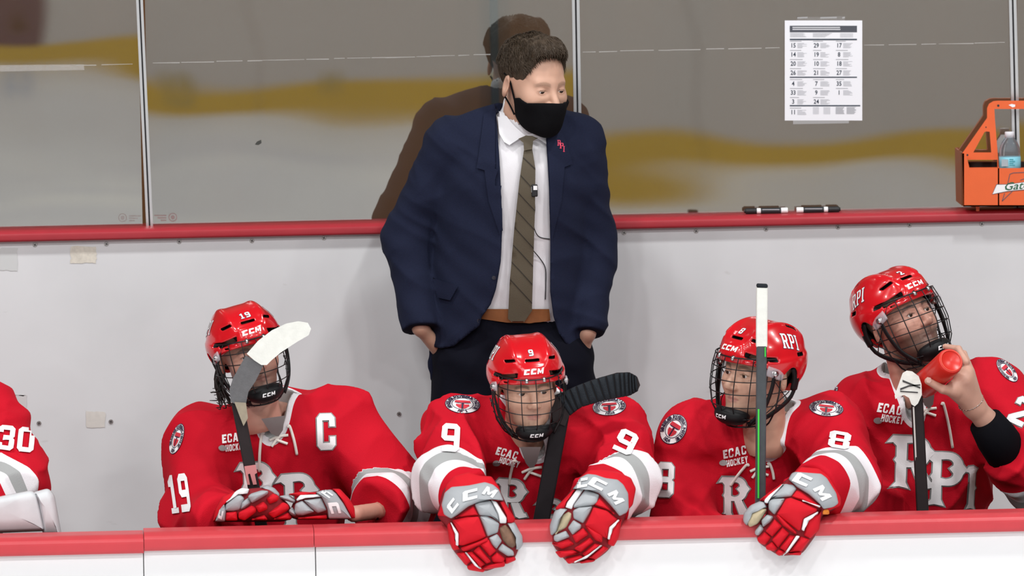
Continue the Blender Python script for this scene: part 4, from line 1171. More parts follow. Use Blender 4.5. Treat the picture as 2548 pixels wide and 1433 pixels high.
glove(p9, z9, Y9(1458), [(1500, 560), (1720, 300), (1900, 130), (2250, 180), (2440, 330), (2330, 640), (2250, 900), (2100, 1090), (1940, 1200), (1640, 1230), (1440, 1000), (1440, 800)], [
  ('wrist_liner', 'r', .012, .05, [(1780, 190), (1900, 90), (2050, 90), (2250, 120), (2400, 190), (2460, 320), (2420, 520), (2290, 650), (2200, 600), (1850, 330), (1700, 340)]),
  ('cuff', 'g', -.010, .05, [(1690, 330), (1740, 270), (1780, 190), (1870, 140), (1970, 150), (2090, 190), (2240, 210), (2310, 270), (2370, 380), (2375, 560), (2350, 610), (2260, 660), (2180, 560), (2010, 380), (1830, 320)]),
  ('back_panel', 'g', 0, .035, [(1845, 325), (2020, 390), (1990, 500), (1930, 530), (1700, 560), (1700, 520)]),
  ('thumb_stripe', 'w', .002, .03, [(1740, 330), (1835, 320), (1700, 520), (1680, 575), (1600, 550), (1620, 490)]),
  ('thumb_base', 'r', .006, .04, [(1480, 560), (1700, 330), (1740, 330), (1610, 500), (1600, 560), (1500, 590)]),
  ('back_panel', 'g', 0, .035, [(1690, 590), (1760, 545), (1935, 533), (1900, 620), (1820, 750), (1700, 690)]),
  ('wrist_strip', 'r', .002, .03, [(1945, 520), (2020, 420), (2110, 520), (2215, 645), (2110, 585)]),
  ('back_panel', 'r', -.004, .04, [(1940, 545), (2110, 585), (2245, 700), (2140, 790), (2115, 935), (1990, 880), (1835, 770), (1900, 640)]),
  ('side_panel', 'r', .004, .04, [(2265, 690), (2290, 690), (2250, 920), (2190, 1025), (2110, 1000), (2150, 820)]),
  ('side_stripe', 'w', -.006, .02, [(2248, 695), (2262, 712), (2167, 800), (2143, 945), (2113, 935), (2135, 790)]),
  ('knuckle_roll', 'r', -.004, .04, [(1835, 778), (1870, 768), (2060, 885), (2050, 985), (1960, 950)]),
  ('finger_pad', 'g', -.004, .035, [(1630, 800), (1700, 700), (1800, 760), (1790, 810), (1690, 890)]),
  ('finger_pad', 'g', .002, .035, [(1460, 890), (1610, 830), (1660, 910), (1500, 980), (1460, 950)]),
  ('finger_pad', 'r', -.002, .035, [(1680, 890), (1820, 795), (1890, 880), (1730, 990)]),
  ('finger_pad', 'r', -.002, .035, [(1700, 1055), (1900, 910), (1950, 970), (1790, 1100)]),
  ('finger_pad', 'r', 0, .035, [(1800, 1120), (1960, 985), (2050, 1010), (1850, 1160)]),
  ('finger_pad', 'r', .004, .035, [(1870, 1170), (2060, 1015), (2130, 1050), (1970, 1190)]),
  ('finger_tip', 'r', .006, .03, [(1430, 990), (1640, 930), (1720, 1000), (1560, 1060)]),
  ('finger_tip', 'r', .004, .03, [(1475, 1090), (1690, 1065), (1780, 1110), (1540, 1165)]),
  ('finger_tip', 'r', .004, .03, [(1595, 1180), (1790, 1130), (1840, 1170), (1640, 1240)]),
  ('finger_tip', 'r', .006, .03, [(1770, 1222), (1860, 1180), (1970, 1190), (1940, 1212), (1800, 1232)]),
  ('finger_stripe', 'w', -.008, .015, [(2030, 1010), (2050, 1015), (1860, 1170), (1700, 1225), (1840, 1160)]),
  ('palm', 'p', .010, .04, [(1480, 860), (1560, 640), (1640, 590), (1690, 620), (1680, 690), (1620, 800), (1470, 890)]),
  ('thumb', 'g', .004, .05, [(1420, 880), (1410, 780), (1470, 600), (1530, 550), (1640, 570), (1560, 650), (1500, 850), (1440, 890)]),
], [('c', 1820, 250, 30, 22, 10), ('c', 2010, 270, 46, 24, -26), ('M', 2225, 440, 40, 24, -52)])
z8 = zoom(1820, 1140, 5.51)
glove(p8, z8, lambda u, v: -.072 + ((u - 1965) / 105.0) ** 2 * .024 + max(0, 1256 - v) * .0007, [(480, 560), (720, 340), (900, 190), (1280, 230), (1450, 520), (1440, 690), (1240, 760), (1200, 980), (960, 1310), (660, 1330), (370, 1150), (330, 1000), (500, 760)], [
  ('wrist_liner', 'r', .012, .05, [(870, 190), (950, 120), (1200, 140), (1340, 240), (1500, 540), (1500, 650), (1330, 720), (1220, 640), (900, 420)]),
  ('cuff', 'g', -.010, .05, [(780, 290), (830, 205), (890, 185), (1230, 210), (1310, 270), (1440, 480), (1470, 620), (1400, 670), (1260, 700), (1220, 640), (1060, 500), (900, 400), (850, 350)]),
  ('back_panel', 'g', 0, .035, [(520, 560), (730, 350), (850, 365), (900, 420), (820, 530), (620, 545)]),
  ('thumb_stripe', 'w', .002, .03, [(450, 570), (500, 500), (690, 360), (725, 352), (530, 560), (500, 620), (450, 610)]),
  ('thumb_base', 'r', .006, .04, [(380, 580), (500, 480), (690, 350), (690, 365), (450, 590)]),
  ('back_panel', 'g', 0, .035, [(510, 590), (560, 550), (740, 547), (690, 640), (590, 780), (510, 700)]),
  ('wrist_strip', 'r', .002, .03, [(815, 532), (890, 432), (960, 452), (1220, 650), (1180, 682), (960, 582)]),
  ('back_panel', 'r', -.004, .04, [(745, 555), (810, 538), (960, 592), (1180, 692), (1170, 735), (990, 830), (955, 980), (920, 1000), (615, 770), (690, 650)]),
  ('side_panel', 'r', .004, .04, [(1195, 740), (1240, 690), (1200, 980), (1080, 1105), (985, 1060), (1005, 1000), (1040, 850)]),
  ('side_stripe', 'w', -.006, .02, [(1190, 728), (1187, 760), (1035, 850), (998, 1002), (960, 980), (990, 830)]),
  ('top_stripe', 'w', -.005, .015, [(965, 578), (980, 576), (1225, 655), (1210, 676)]),
  ('knuckle_roll', 'r', -.004, .04, [(602, 785), (650, 762), (900, 1015), (885, 1052), (700, 925)]),
  ('finger_pad', 'g', -.002, .035, [(410, 850), (490, 770), (580, 800), (540, 870), (430, 950)]),
  ('finger_pad', 'g', .004, .035, [(320, 1000), (400, 900), (450, 970), (380, 1060), (330, 1050)]),
  ('finger_pad', 'r', -.002, .035, [(460, 1000), (590, 830), (700, 930), (560, 1080)]),
  ('finger_pad', 'r', -.002, .035, [(550, 1120), (700, 940), (800, 1030), (640, 1230)]),
  ('finger_pad', 'r', 0, .035, [(655, 1230), (800, 1045), (890, 1072), (750, 1290)]),
  ('finger_pad', 'r', .004, .035, [(785, 1290), (950, 1065), (1080, 1112), (960, 1280)]),
  ('finger_tip', 'r', .006, .03, [(350, 1100), (450, 1000), (550, 1080), (470, 1190), (380, 1160)]),
  ('finger_tip', 'r', .004, .03, [(470, 1200), (560, 1140), (640, 1240), (580, 1272), (480, 1250)]),
  ('finger_tip', 'r', .004, .03, [(598, 1300), (650, 1240), (750, 1290), (660, 1340)]),
  ('finger_tip', 'r', .006, .03, [(780, 1300), (960, 1280), (950, 1330), (800, 1322)]),
  ('finger_stripe', 'w', -.008, .015, [(890, 1060), (940, 1070), (780, 1280), (700, 1340), (740, 1290)]),
  ('palm', 'p', .004, .04, [(200, 870), (260, 740), (400, 670), (490, 700), (430, 800), (360, 900), (250, 945)]),
  ('thumb', 'g', .004, .05, [(160, 850), (170, 760), (260, 650), (400, 585), (450, 600), (490, 680), (300, 720), (210, 860), (230, 930), (180, 900)]),
  ('glove_tag', 'o', .0, .006, [(1260, 710), (1330, 700), (1345, 765), (1250, 770)]),
], [('c', 990, 300, 46, 26, -24), ('M', 1255, 490, 44, 26, -52)])
z19 = zoom(510, 1130, 5.662)
Y19 = lambda u, v: .10 + ((u - 640) / 110.0) ** 2 * .03
glove(p19, z19, Y19, [(120, 945), (160, 770), (300, 620), (560, 500), (900, 470), (1060, 600), (1200, 740), (1220, 900), (1100, 940)], [
  ('cuff', 'g', -.004, .04, [(140, 950), (200, 780), (270, 690), (300, 800), (285, 948)]),
  ('wrist_liner', 'r', .008, .04, [(110, 945), (150, 780), (250, 600), (370, 550), (470, 510), (290, 690), (200, 790), (150, 945)]),
  ('back_panel', 'w', .002, .03, [(290, 690), (420, 530), (520, 475), (625, 490), (600, 560), (480, 560), (350, 640)]),
  ('back_panel', 'g', 0, .035, [(280, 800), (290, 705), (440, 575), (500, 562), (560, 620), (490, 785), (400, 805)]),
  ('back_panel', 'g', 0, .035, [(500, 785), (502, 680), (620, 602), (652, 690), (560, 765)]),
  ('finger_pad', 'g', -.012, .035, [(600, 600), (640, 560), (800, 510), (890, 520), (885, 560), (760, 635), (660, 690)]),
  ('thumb', 'g', .03, .035, [(780, 470), (880, 440), (980, 480), (1050, 560), (1040, 605), (950, 560), (880, 515)]),
  ('finger_pad', 'r', -.002, .035, [(285, 935), (290, 820), (450, 800), (462, 935)]),
  ('finger_pad', 'r', -.006, .035, [(470, 905), (470, 820), (660, 715), (730, 760), (722, 815), (560, 935)]),
  ('finger_pad', 'r', -.008, .035, [(700, 735), (820, 662), (880, 720), (882, 775), (760, 825)]),
  ('finger_pad', 'r', -.004, .035, [(860, 625), (960, 552), (1040, 590), (1032, 655), (910, 705)]),
  ('finger_tip', 'r', -.002, .035, [(880, 835), (1100, 672), (1180, 710), (1192, 775), (970, 905)]),
  ('finger_tip', 'r', .002, .03, [(640, 925), (840, 850), (890, 925)]),
  ('finger_tip', 'r', .004, .03, [(950, 920), (1180, 815), (1230, 890), (1200, 925)]),
], [('c', 225, 840, 24, 10, 78)])
Y19b = lambda u, v: .10 + ((u - 790) / 120.0) ** 2 * .03
glove(p19, z19, Y19b, [(1180, 870), (1260, 660), (1360, 560), (1780, 510), (1900, 540), (2090, 760), (2100, 905), (1300, 915)], [
  ('wrist_liner', 'r', .004, .05, [(1790, 490), (1900, 490), (2040, 640), (2110, 760), (2125, 905), (2060, 905), (1860, 560)]),
  ('cuff', 'g', -.008, .05, [(1560, 540), (1650, 510), (1780, 500), (1850, 550), (1960, 700), (2070, 908), (1740, 908), (1720, 760), (1640, 600)]),
  ('back_panel', 'r', .01, .04, [(1170, 565), (1350, 530), (1580, 545), (1560, 570), (1300, 600)]),
  ('thumb_stripe', 'w', .0, .03, [(1285, 640), (1340, 572), (1600, 565), (1640, 602), (1400, 622), (1300, 662)]),
  ('back_panel', 'g', -.002, .035, [(1380, 645), (1640, 612), (1720, 790), (1590, 832), (1500, 765)]),
  ('back_panel', 'g', -.002, .035, [(1260, 820), (1270, 700), (1370, 648), (1550, 812), (1380, 862), (1290, 855)]),
  ('thumb', 'g', .01, .035, [(1050, 592), (1180, 572), (1280, 650), (1260, 690), (1060, 625)]),
  ('finger_pad', 'g', .004, .03, [(1170, 800), (1230, 740), (1285, 840), (1280, 872), (1210, 852)]),
  ('finger_pad', 'r', .0, .035, [(1310, 892), (1600, 862), (1720, 850), (1722, 912), (1310, 915)]),
], [('c', 1730, 565, 30, 12, -35), ('c', 1830, 770, 34, 24, -72)])

# wristband on number 19, dark undersleeve on the drinker, goalkeeper's blocker
px_tube('wristband', [(938, 1262, .262), (934, 1270, .243), (935, 1280, .242), (939, 1290, .258)], .0055, M_BLACKPAD, p19)
puff('blocker_pad', [(-120, 1250), (-20, 1240), (78, 1221), (92, 1232), (112, 1320), (-120, 1330)], .14, .06, mat('white_goalie_leather', (0.62, 0.64, 0.66), 0.5, var=.12, vscale=25), p30, edge=8, dome=.08)
puff('blocker_edge', [(82, 1226), (120, 1216), (134, 1232), (152, 1330), (108, 1330), (94, 1250)], .145, .07, MATS['white_goalie_leather'], p30, edge=8, dome=.08)
# ------------------------------------------------------------------ sticks
M_CARBON = mat('dark_stick_carbon', (0.020, 0.014, 0.015), 0.5, spec=.25, var=.2, vscale=30)
M_TAPE_W = mat('white_stick_tape', (0.74, 0.75, 0.70), 0.75, var=.12, vscale=40, bump=.2, bscale=90)
M_TAPE_GREY = mat('worn_grey_tape', (0.12, 0.12, 0.125), 0.85, var=.2, vscale=80, bump=.3, bscale=300)
M_TAPE_B = mat('black_stick_tape', (0.016, 0.020, 0.025), 0.85, spec=.25, bump=.4, bscale=250)
M_GREEN = mat('green_stick_line', (0.05, 0.62, 0.06), 0.4)
def bar(name, a, b, w, d, mt, parent, bev=.004):
    """bar with rounded edges from a to b, w across the picture, d deep"""
    a = np.asarray(a, float); b = np.asarray(b, float); L = np.linalg.norm(b - a); zz = nrm(b - a)
    yy = nrm(np.array([0, 1.0, 0]) - zz * zz[1]); xx = np.cross(yy, zz)
    bm = bmesh.new(); box(bm, (-w / 2, -d / 2, 0), (w / 2, d / 2, L), bev, 2)
    me = bm_mesh(name, bm, mt)
    R = np.stack([xx, yy, zz], 1)
    return put(name, me, parent, m4(R, a))
def floor_hit(a, b):
    """where the line a->b reaches z = 0.02"""
    t = (a[2] - 0.02) / (a[2] - b[2]); return a + (b - a) * t
# number 19's stick, blade up
s19 = tag(empty('hockey_stick', floor_hit(P(592, 1005, .20), P(634, 1225, .165))), 'worn stick with grey blade and white taped toe, held upright in front of player 19', 'hockey stick', 'hockey sticks on the bench')
a, b = P(590, 1000, .21), P(634, 1225, .21); b0 = floor_hit(a, b)
bar('shaft', b0, a, .034, .022, M_CARBON, s19)
slab('blade_grip', [[(574, 1000), (571, 968), (580, 940), (612, 884), (640, 900), (655, 910), (636, 948), (618, 975), (612, 1004), (594, 1009)]], .19, .205, M_TAPE_GREY, s19)
slab('hosel', [[(583, 1000), (612, 1002), (617, 1040), (606, 1060), (598, 1040)]], .185, .20, mat('tan_hosel', (0.30, 0.26, 0.19), 0.5, var=.2, vscale=60), s19)
slab('blade_tape', [[(614, 880), (642, 848), (676, 822), (712, 805), (742, 799), (766, 803), (774, 818), (768, 834), (740, 850), (700, 876), (676, 896), (664, 908), (650, 908), (632, 896)]], .185, .203, M_TAPE_W, s19)
slab('label_band', [[(608, 1160), (636, 1156), (640, 1176), (634, 1180), (639, 1205), (630, 1206), (622, 1178), (617, 1180), (622, 1206), (615, 1206)]], .192, .197, mat('pink_label', (0.55, 0.20, 0.20), .5), s19)
# number 9's stick, ribbed black tape
s9 = tag(empty('hockey_stick', floor_hit(P(1392, 1025, .30), P(1346, 1280, .21))), 'black hockey stick with ribbed taped blade in front of player 9', 'hockey stick', 'hockey sticks on the bench')
a, b = P(1400, 1010, .255), P(1348, 1290, .245); b0 = floor_hit(a, b)
bar('shaft', b0, a, .046, .024, mat('satin_black_stick', (0.012, 0.010, 0.012), .6, spec=.2), s9, .005)
blade = [(1375, 985), (1400, 975), (1480, 943), (1535, 927), (1566, 926), (1586, 938), (1593, 958), (1586, 974), (1566, 984), (1500, 996), (1440, 1014), (1418, 1030), (1406, 1060), (1376, 1048), (1372, 1010)]
slab('blade', [blade], .235, .255, M_CARBON, s9)
_tp = [(1384, 984), (1430, 962), (1480, 943), (1535, 928), (1566, 926), (1584, 936)]; _bt = [(1418, 1034), (1445, 1013), (1500, 997), (1540, 989), (1568, 984), (1588, 972)]
for k in range(14):
    e = []
    for t in (k / 14.0, (k + .96) / 14.0):
        e.append([(np.interp(t * 5, range(6), [q[0] for q in ed]), np.interp(t * 5, range(6), [q[1] for q in ed])) for ed in (_tp, _bt)])
    puff('tape_wrap', [e[0][0], e[1][0], e[1][1], e[0][1]], .2285, .02, M_TAPE_B, s9, edge=2.5, rnd=2, dome=.25)
# number 8's stick, butt end up
s8 = tag(empty('hockey_stick', floor_hit(P(1895, 780, .16), P(1895, 1200, .16))), 'dark stick with white taped butt end and green line in front of player 8', 'hockey stick', 'hockey sticks on the bench')
a, b = P(1896, 712, .17), P(1892, 1240, .165); b0 = floor_hit(a, b)
bar('shaft', b0, a, .029, .021, mat('grey_stick_carbon', (0.055, 0.062, 0.068), 0.35, var=.25, vscale=60), s8)
tp = P(1895, 864, .17)
bar('grip_tape', tp, P(1896, 714, .17), .0315, .024, M_TAPE_W, s8)
bar('butt_knob', P(1896, 716, .17), P(1896.5, 706, .17), .031, .026, M_TAPE_B, s8)
bar('green_line', P(1887, 1240, .152), P(1887.5, 1018, .153), .0048, .004, M_GREEN, s8, .001)
bar('green_mark', P(1904, 888, .155), P(1904, 864, .155), .0034, .004, M_GREEN, s8, .001)
# fourth stick: the toe seen end-on
s2 = tag(empty('hockey_stick', floor_hit(P(2280, 1000, .40), P(2294, 1250, .38))), 'dark stick with white taped toe pointing up in front of the drinking player', 'hockey stick', 'hockey sticks on the bench')
a, b = P(2281, 985, .40), P(2295, 1260, .38); b0 = floor_hit(a, b)
bar('shaft', b0, a, .034, .022, M_CARBON, s2)
slab('blade_tape', [[(2246, 928), (2256, 922), (2270, 924), (2286, 936), (2293, 956), (2294, 982), (2284, 1004), (2276, 1011), (2268, 1006), (2262, 990), (2250, 983), (2236, 986), (2228, 993), (2226, 984), (2236, 956)]], .368, .39, M_TAPE_W, s2)
for q in ([(2246, 945), (2290, 963), (2290, 967), (2246, 950)], [(2240, 966), (2262, 958), (2290, 956), (2290, 959), (2262, 962), (2240, 971)], [(2240, 972), (2284, 975), (2284, 978), (2240, 975)]):
    slab('pen_stroke', [q], .3665, .368, mat('pen_ink', (0.05, 0.05, 0.05), .6), s2)
slab('shaft_edge', [[(2271, 1012), (2275, 1012), (2286, 1250), (2282, 1250)]], .378, .384, mat('silver_edge', (0.6, 0.58, 0.55), .4), s2)

# ------------------------------------------------------------------ the drinker's bare hand and the bottle
def hand_sdf():
    w, kn = P(2424, 1012, .44), P(2392, 950, .40)
    el = P(2520, 1120, .50)
    segs = [(el, w, .047, .029)]
    pal = [(w, P(2398, 945, .40), .028, .030), (w, P(2372, 968, .385), .026, .024), (w, P(2408, 925, .415), .024, .020)]
    th = [(P(2378, 975, .38), P(2345, 968, .355), .0155, .0135), (P(2345, 968, .355), P(2309, 948, .345), .0125, .0100)]
    fg = [[(2404, 900, .41), (2385, 868, .44), (2352, 862, .47)], [(2411, 912, .42), (2398, 880, .455), (2368, 872, .49)],
          [(2412, 925, .43), (2404, 895, .465), (2376, 888, .50)], [(2410, 940, .44), (2404, 915, .475), (2382, 905, .50)]]
    def f(p):
        d = np.full(len(p), 9.0)
        for a, b, r0, r1 in segs + pal: d = smin(d, sd_cap(p, a, b, r0, r1), .018)
        t = np.minimum(*[sd_cap(p, a, b, r0, r1) for a, b, r0, r1 in th]); d = smin(d, t, .010)
        for k, ch in enumerate(fg):
            q = [P(*c) for c in ch]
            d = smin(d, smin(sd_cap(p, q[0], q[1], .0105, .0095), sd_cap(p, q[1], q[2], .0095, .008), .004), .005)
        return d
    return f
hlo = P(2290, 1160, .30); hhi = P(2560, 840, .56)
hv_, hf_ = surfnet(hand_sdf(), np.minimum(hlo, hhi) - .03, np.maximum(hlo, hhi) + .03, .0035)
hm = npmesh('hand', hv_, hf_, M_SKIN[0]); attr(hm, 'lip', np.zeros(len(hv_))); attr(hm, 'hairy', np.zeros(len(hv_)))
hand = put('hand', hm, p2)
nq = [P(2312 + dx, 947 + dy, .3345) for dx, dy in ((-8, -4), (-5, -9), (4, -7), (6, 1), (1, 6), (-6, 4))]
put('thumb_nail', npmesh('thumb_nail', np.array(nq), [list(range(6))], mat('nail', (0.62, 0.40, 0.34), 0.35)), hand)
el_a, el_b = P(2452, 1048, .445), P(2520, 1148, .50)
v_, f_ = tube([el_a, (el_a * .6 + el_b * .4), el_b], [.050, .060, .062], 20); put('undersleeve', npmesh('undersleeve', v_, f_, mat('black_undersleeve', (0.004, 0.004, 0.006), .9, spec=.1)), p2)
wr_c, wr_d = P(2416, 1000, .435), nrm(P(2424, 1012, .44) - P(2392, 950, .40)); ax1 = nrm(np.cross(wr_d, (0, 1, 0))); ax2 = np.cross(wr_d, ax1)
loop = [wr_c + .0365 * (math.cos(t) * ax1 + math.sin(t) * ax2) for t in np.linspace(0, 2 * math.pi, 22, endpoint=False)]
br = put('bracelet', npmesh('bracelet', *tube(loop, .0018, 6, closed=True), M_CHROME), p2)
bead_bm = bmesh.new(); bmesh.ops.create_icosphere(bead_bm, subdivisions=1, radius=.0032); bead = bm_mesh('bead', bead_bm, mat('bead', (0.35, 0.22, 0.16), .4), True)
for q in loop: put('bead', bead, br, Matrix.Translation(V3(q)))

M_BOTTLE = mat('red_bottle_plastic', (0.72, 0.03, 0.02), 0.3, trans=.15)
ba, bb = P(2300, 958, .47), P(2367, 897, .30); bz = nrm(bb - ba)
bx_ = nrm(np.cross((0, 1, 0.3), bz)); by_ = np.cross(bz, bx_); MB = m4(np.stack([bx_, by_, bz], 1), ba); Lb = np.linalg.norm(bb - ba)
bot = tag(empty('water_bottle', ba), 'red squeeze bottle held up by the drinking player', 'bottle')
put('bottle_body', npmesh('bottle_body', *lathe([(.0, -.004), (.030, -.004), (.036, 0), (.0385, .012), (.038, Lb * .45), (.0365, Lb * .5), (.038, Lb * .56), (.0385, Lb - .012), (.036, Lb - .003), (.034, Lb), (.030, Lb - .003), (0, Lb - .005)], 32), M_BOTTLE), bot, MB)
put('screw_cap', npmesh('screw_cap', *lathe([(0, -.03), (.012, -.03), (.014, -.022), (.033, -.018), (.035, -.004), (0, -.004)], 24), M_BOTTLE), bot, MB)
put('base_ring', npmesh('base_ring', *tube([(.031 * math.cos(t), .031 * math.sin(t), Lb) for t in np.linspace(0, 2 * math.pi, 24, endpoint=False)], .0012, 6, closed=True), mat('red_bottle_rim', (0.85, 0.10, 0.06), .3)), bot, MB)
# long hair at the captain's nape
M_HAIR19 = mat('dark_hair', (0.012, 0.008, 0.007), .45)
rr = np.random.RandomState(4)
hair19 = []
for k in range(26):
    s0 = np.array([-.080 + rr.uniform(-.008, .008), .045 + rr.uniform(-.02, .02), -.005 + rr.uniform(-.03, .0)])
    e = s0 + np.array([-.012 + rr.uniform(-.02, .01), -.01 + rr.uniform(-.02, .02), -.085 + rr.uniform(-.03, .03)]); m_ = (s0 + e) / 2 + np.array([-.012, 0, 0])
    tip = e + np.array([rr.uniform(-.035, .0), rr.uniform(-.01, .01), rr.uniform(-.004, .012)])
    q = smooth_path([s0, m_, e, tip], 12) @ H19[0].T + H19[1]
    hair19.append(tube(q, np.linspace(.0042, .0010, 12), 5))
put('hair', npmesh('hair', *join_np(hair19), M_HAIR19), p19)['kind'] = 'stuff'
# ------------------------------------------------------------------ the coach
M_SUIT = mat('navy_suit_wool', (0.0105, 0.0140, 0.034), 0.9, var=.18, vscale=260, bump=.25, bscale=500, spec=.2)
M_TROUSER = mat('dark_navy_trousers', (0.0042, 0.0046, 0.0095), 0.9, bump=.2, bscale=500, spec=.12)
M_SHIRT = mat('white_shirt', (0.74, 0.73, 0.76), 0.75, bump=.1, bscale=400)
M_TIE = mat('olive_brown_tie', (0.085, 0.068, 0.043), 0.7, bump=.3, bscale=600)
M_TIE2 = mat('tie_dark_stripe', (0.022, 0.017, 0.012), 0.7)
M_BELT = mat('tan_belt_leather', (0.22, 0.08, 0.025), 0.5, var=.2, vscale=50)
M_MASK = mat('black_cloth_mask', (0.005, 0.005, 0.006), 0.95, bump=.3, bscale=500, spec=.12)
M_CHAIR_HAIR = mat('brown_hair', (0.050, 0.032, 0.018), 0.55, var=.45, vscale=60, bump=.8, bscale=90, stretch=(1.0, 1.0, .35))
CY = 1.24
base = P(1280, 1400, CY); base[2] = STEP_Z
coach = tag(empty('person', base), 'coach standing in navy suit, striped tie and black face mask, hands in pockets', 'person')
cR, cH = head_mat(1326, 212, CY - .05, 33, 11, 1, 1.05)
cArmL = [P(1122, 372, CY + .01), P(1012, 592, CY + .05), P(1046, 815, CY - .05)]
cArmR = [P(1440, 372, CY + .01), P(1474, 622, CY + .05), P(1462, 828, CY - .05)]
cCh, cWa, cHe = P(1280, 470, CY), P(1265, 690, CY), P(1262, 900, CY)
cNk = P(1306, 300, CY)
SQ = ((0, 1, 0), .60)
def torso(p, g=0.0):
    d = sd_cap(p, cCh, cWa, .212 + g, .190 + g, sq=SQ)
    d = smin(d, sd_cap(p, P(1126, 352, CY + .01), P(1436, 348, CY + .01), .050 + g, .050 + g), .05)
    d = smin(d, sd_cap(p, cNk + np.array([0, .01, -.02]), P(1120, 350, CY + .01), .062 + g, .046 + g), .04)
    return smin(d, sd_cap(p, cNk + np.array([0, .01, -.02]), P(1440, 346, CY + .01), .062 + g, .046 + g), .04)
OPEN = [(1236, 240), (1243, 400), (1250, 560), (1246, 650), (1234, 720), (1221, 758), (1199, 788), (1192, 812), (1150, 846), (1131, 864), (1100, 872), (1070, 868), (1040, 880), (1040, 1010), (1500, 1010), (1490, 880), (1456, 876), (1434, 880), (1412, 860), (1392, 832), (1378, 788), (1370, 728), (1370, 600), (1366, 470), (1360, 340), (1372, 240)]
OPEN3 = np.array([P(u, v, CY - .12)[[0, 2]] for u, v in OPEN])
def wrinkle(p, s):
    wp = .03 * np.stack([waves(p, s + 7, 1.5, 3)] * 3, 1)
    return .013 * (1 - np.abs(waves((p + wp) @ roty(.5) * np.array([.5, .7, 1.6]), s, 2.2, 4)) - .6) + .008 * (1 - np.abs(waves(p @ roty(-.8) * np.array([.6, .8, 1.8]), s + 1, 2.6, 3)) - .6)
def sleeves(p):
    o = np.full(len(p), 9.0)
    for A in (cArmL, cArmR):
        d = smin(sd_cap(p, A[0], A[1], .074, .068), sd_cap(p, A[1], A[2], .068, .050), .03)
        d = smax(d, (p - A[2]) @ nrm(A[2] - A[1]), .006); o = np.minimum(o, d)
    return o
HEML, HEMR = P(1080, 950, CY), P(1440, 975, CY)
def jacket(p):
    d = torso(p, .016); d = smin(d, sd_cap(p, cWa, cHe, .205, .232, sq=SQ), .05)
    hem = HEML[2] + (p[:, 0] - HEML[0]) / (HEMR[0] - HEML[0]) * (HEMR[2] - HEML[2])
    d = smax(d, hem - p[:, 2], .010)
    d = smin(d, sleeves(p), .022) - wrinkle(p, 5)
    d = smax(d, -(torso(p, -.008)), .004)
    low = sd_cap(p, cWa, cHe + np.array([0, 0, -.1]), .182, .19, sq=SQ); d = smax(d, -low, .004)
    front = np.maximum(sd_poly2(p[:, 0], p[:, 2], OPEN3), p[:, 1] - CY)
    d = smax(d, -front, .004)
    return smax(d, -sd_cap(p, cNk + np.array([0, -.02, 0]), cNk + np.array([.0, -.02, .3]), .074, .09), .005)
al = np.array(cArmL + cArmR + [cHe, cNk]); lo = al.min(0) - .14; hi = al.max(0) + .14
jv, jf = surfnet(jacket, lo, hi, .0065)
JK = put('suit_jacket', npmesh('suit_jacket', jv, jf, M_SUIT), coach); jkt = bvh_of(jv, jf)
def shirt(p):
    d = torso(p, -.010); d = smin(d, sd_cap(p, cWa, P(1280, 800, CY), .178, .165, sq=SQ), .03)
    d = smin(d, sd_cap(p, cNk + np.array([0, -.005, -.03]), cNk + np.array([0.005, .0, .045]), .070, .066), .02)
    d = d - .4 * wrinkle(p, 15)
    d = smax(d, -sd_cap(p, cNk + np.array([0.005, -.012, -.005]), cNk + np.array([.005, -.012, .2]), .060, .07), .004)
    return smax(d, P(1280, 800, CY)[2] - p[:, 2], .004)
sv, sf = surfnet(shirt, lo, hi, .0065)
SH = put('shirt', npmesh('shirt', sv, sf, M_SHIRT), coach); sht = bvh_of(sv, sf)
def legs_(p):
    pel = P(1280, 800, CY)
    d = sd_cap(p, pel + np.array([-.03, 0, 0]), pel + np.array([.03, 0, 0]) + np.array([0, 0, -.12]), .172, .18, sq=SQ)
    for top, kn, ft in ((P(1175, 900, CY), P(1135, 1200, CY), P(1105, 1430, CY)), (P(1385, 900, CY), P(1405, 1200, CY), P(1420, 1430, CY))):
        ft = ft.copy(); ft[2] = STEP_Z + .06
        d = smin(d, smin(sd_cap(p, top, kn, .112, .088), sd_cap(p, kn, ft, .088, .068), .02), .04)
    d = smax(d, STEP_Z + .02 - p[:, 2], .004)
    return smax(d - wrinkle(p, 25), p[:, 2] - P(1280, 778, CY)[2], .006)
tv, tf = surfnet(legs_, P(980, 700, CY) * [1, 0, 0] + [0, CY - .2, STEP_Z], P(1560, 740, CY) * [1, 0, 1] + [0, CY + .2, 0], .0085)
TR = put('trousers', npmesh('trousers', tv, tf, M_TROUSER), coach); trt = bvh_of(tv, tf)
for s, uu in ((-1, 1100), (1, 1422)):
    c_ = P(uu, 1430, CY); c_[2] = STEP_Z
    bm = bmesh.new(); box(bm, c_ + [-.05, -.2, 0], c_ + [.05, .1, .075], .03, 3); put('shoe', bm_mesh('shoe', bm, M_BELT, True), coach)
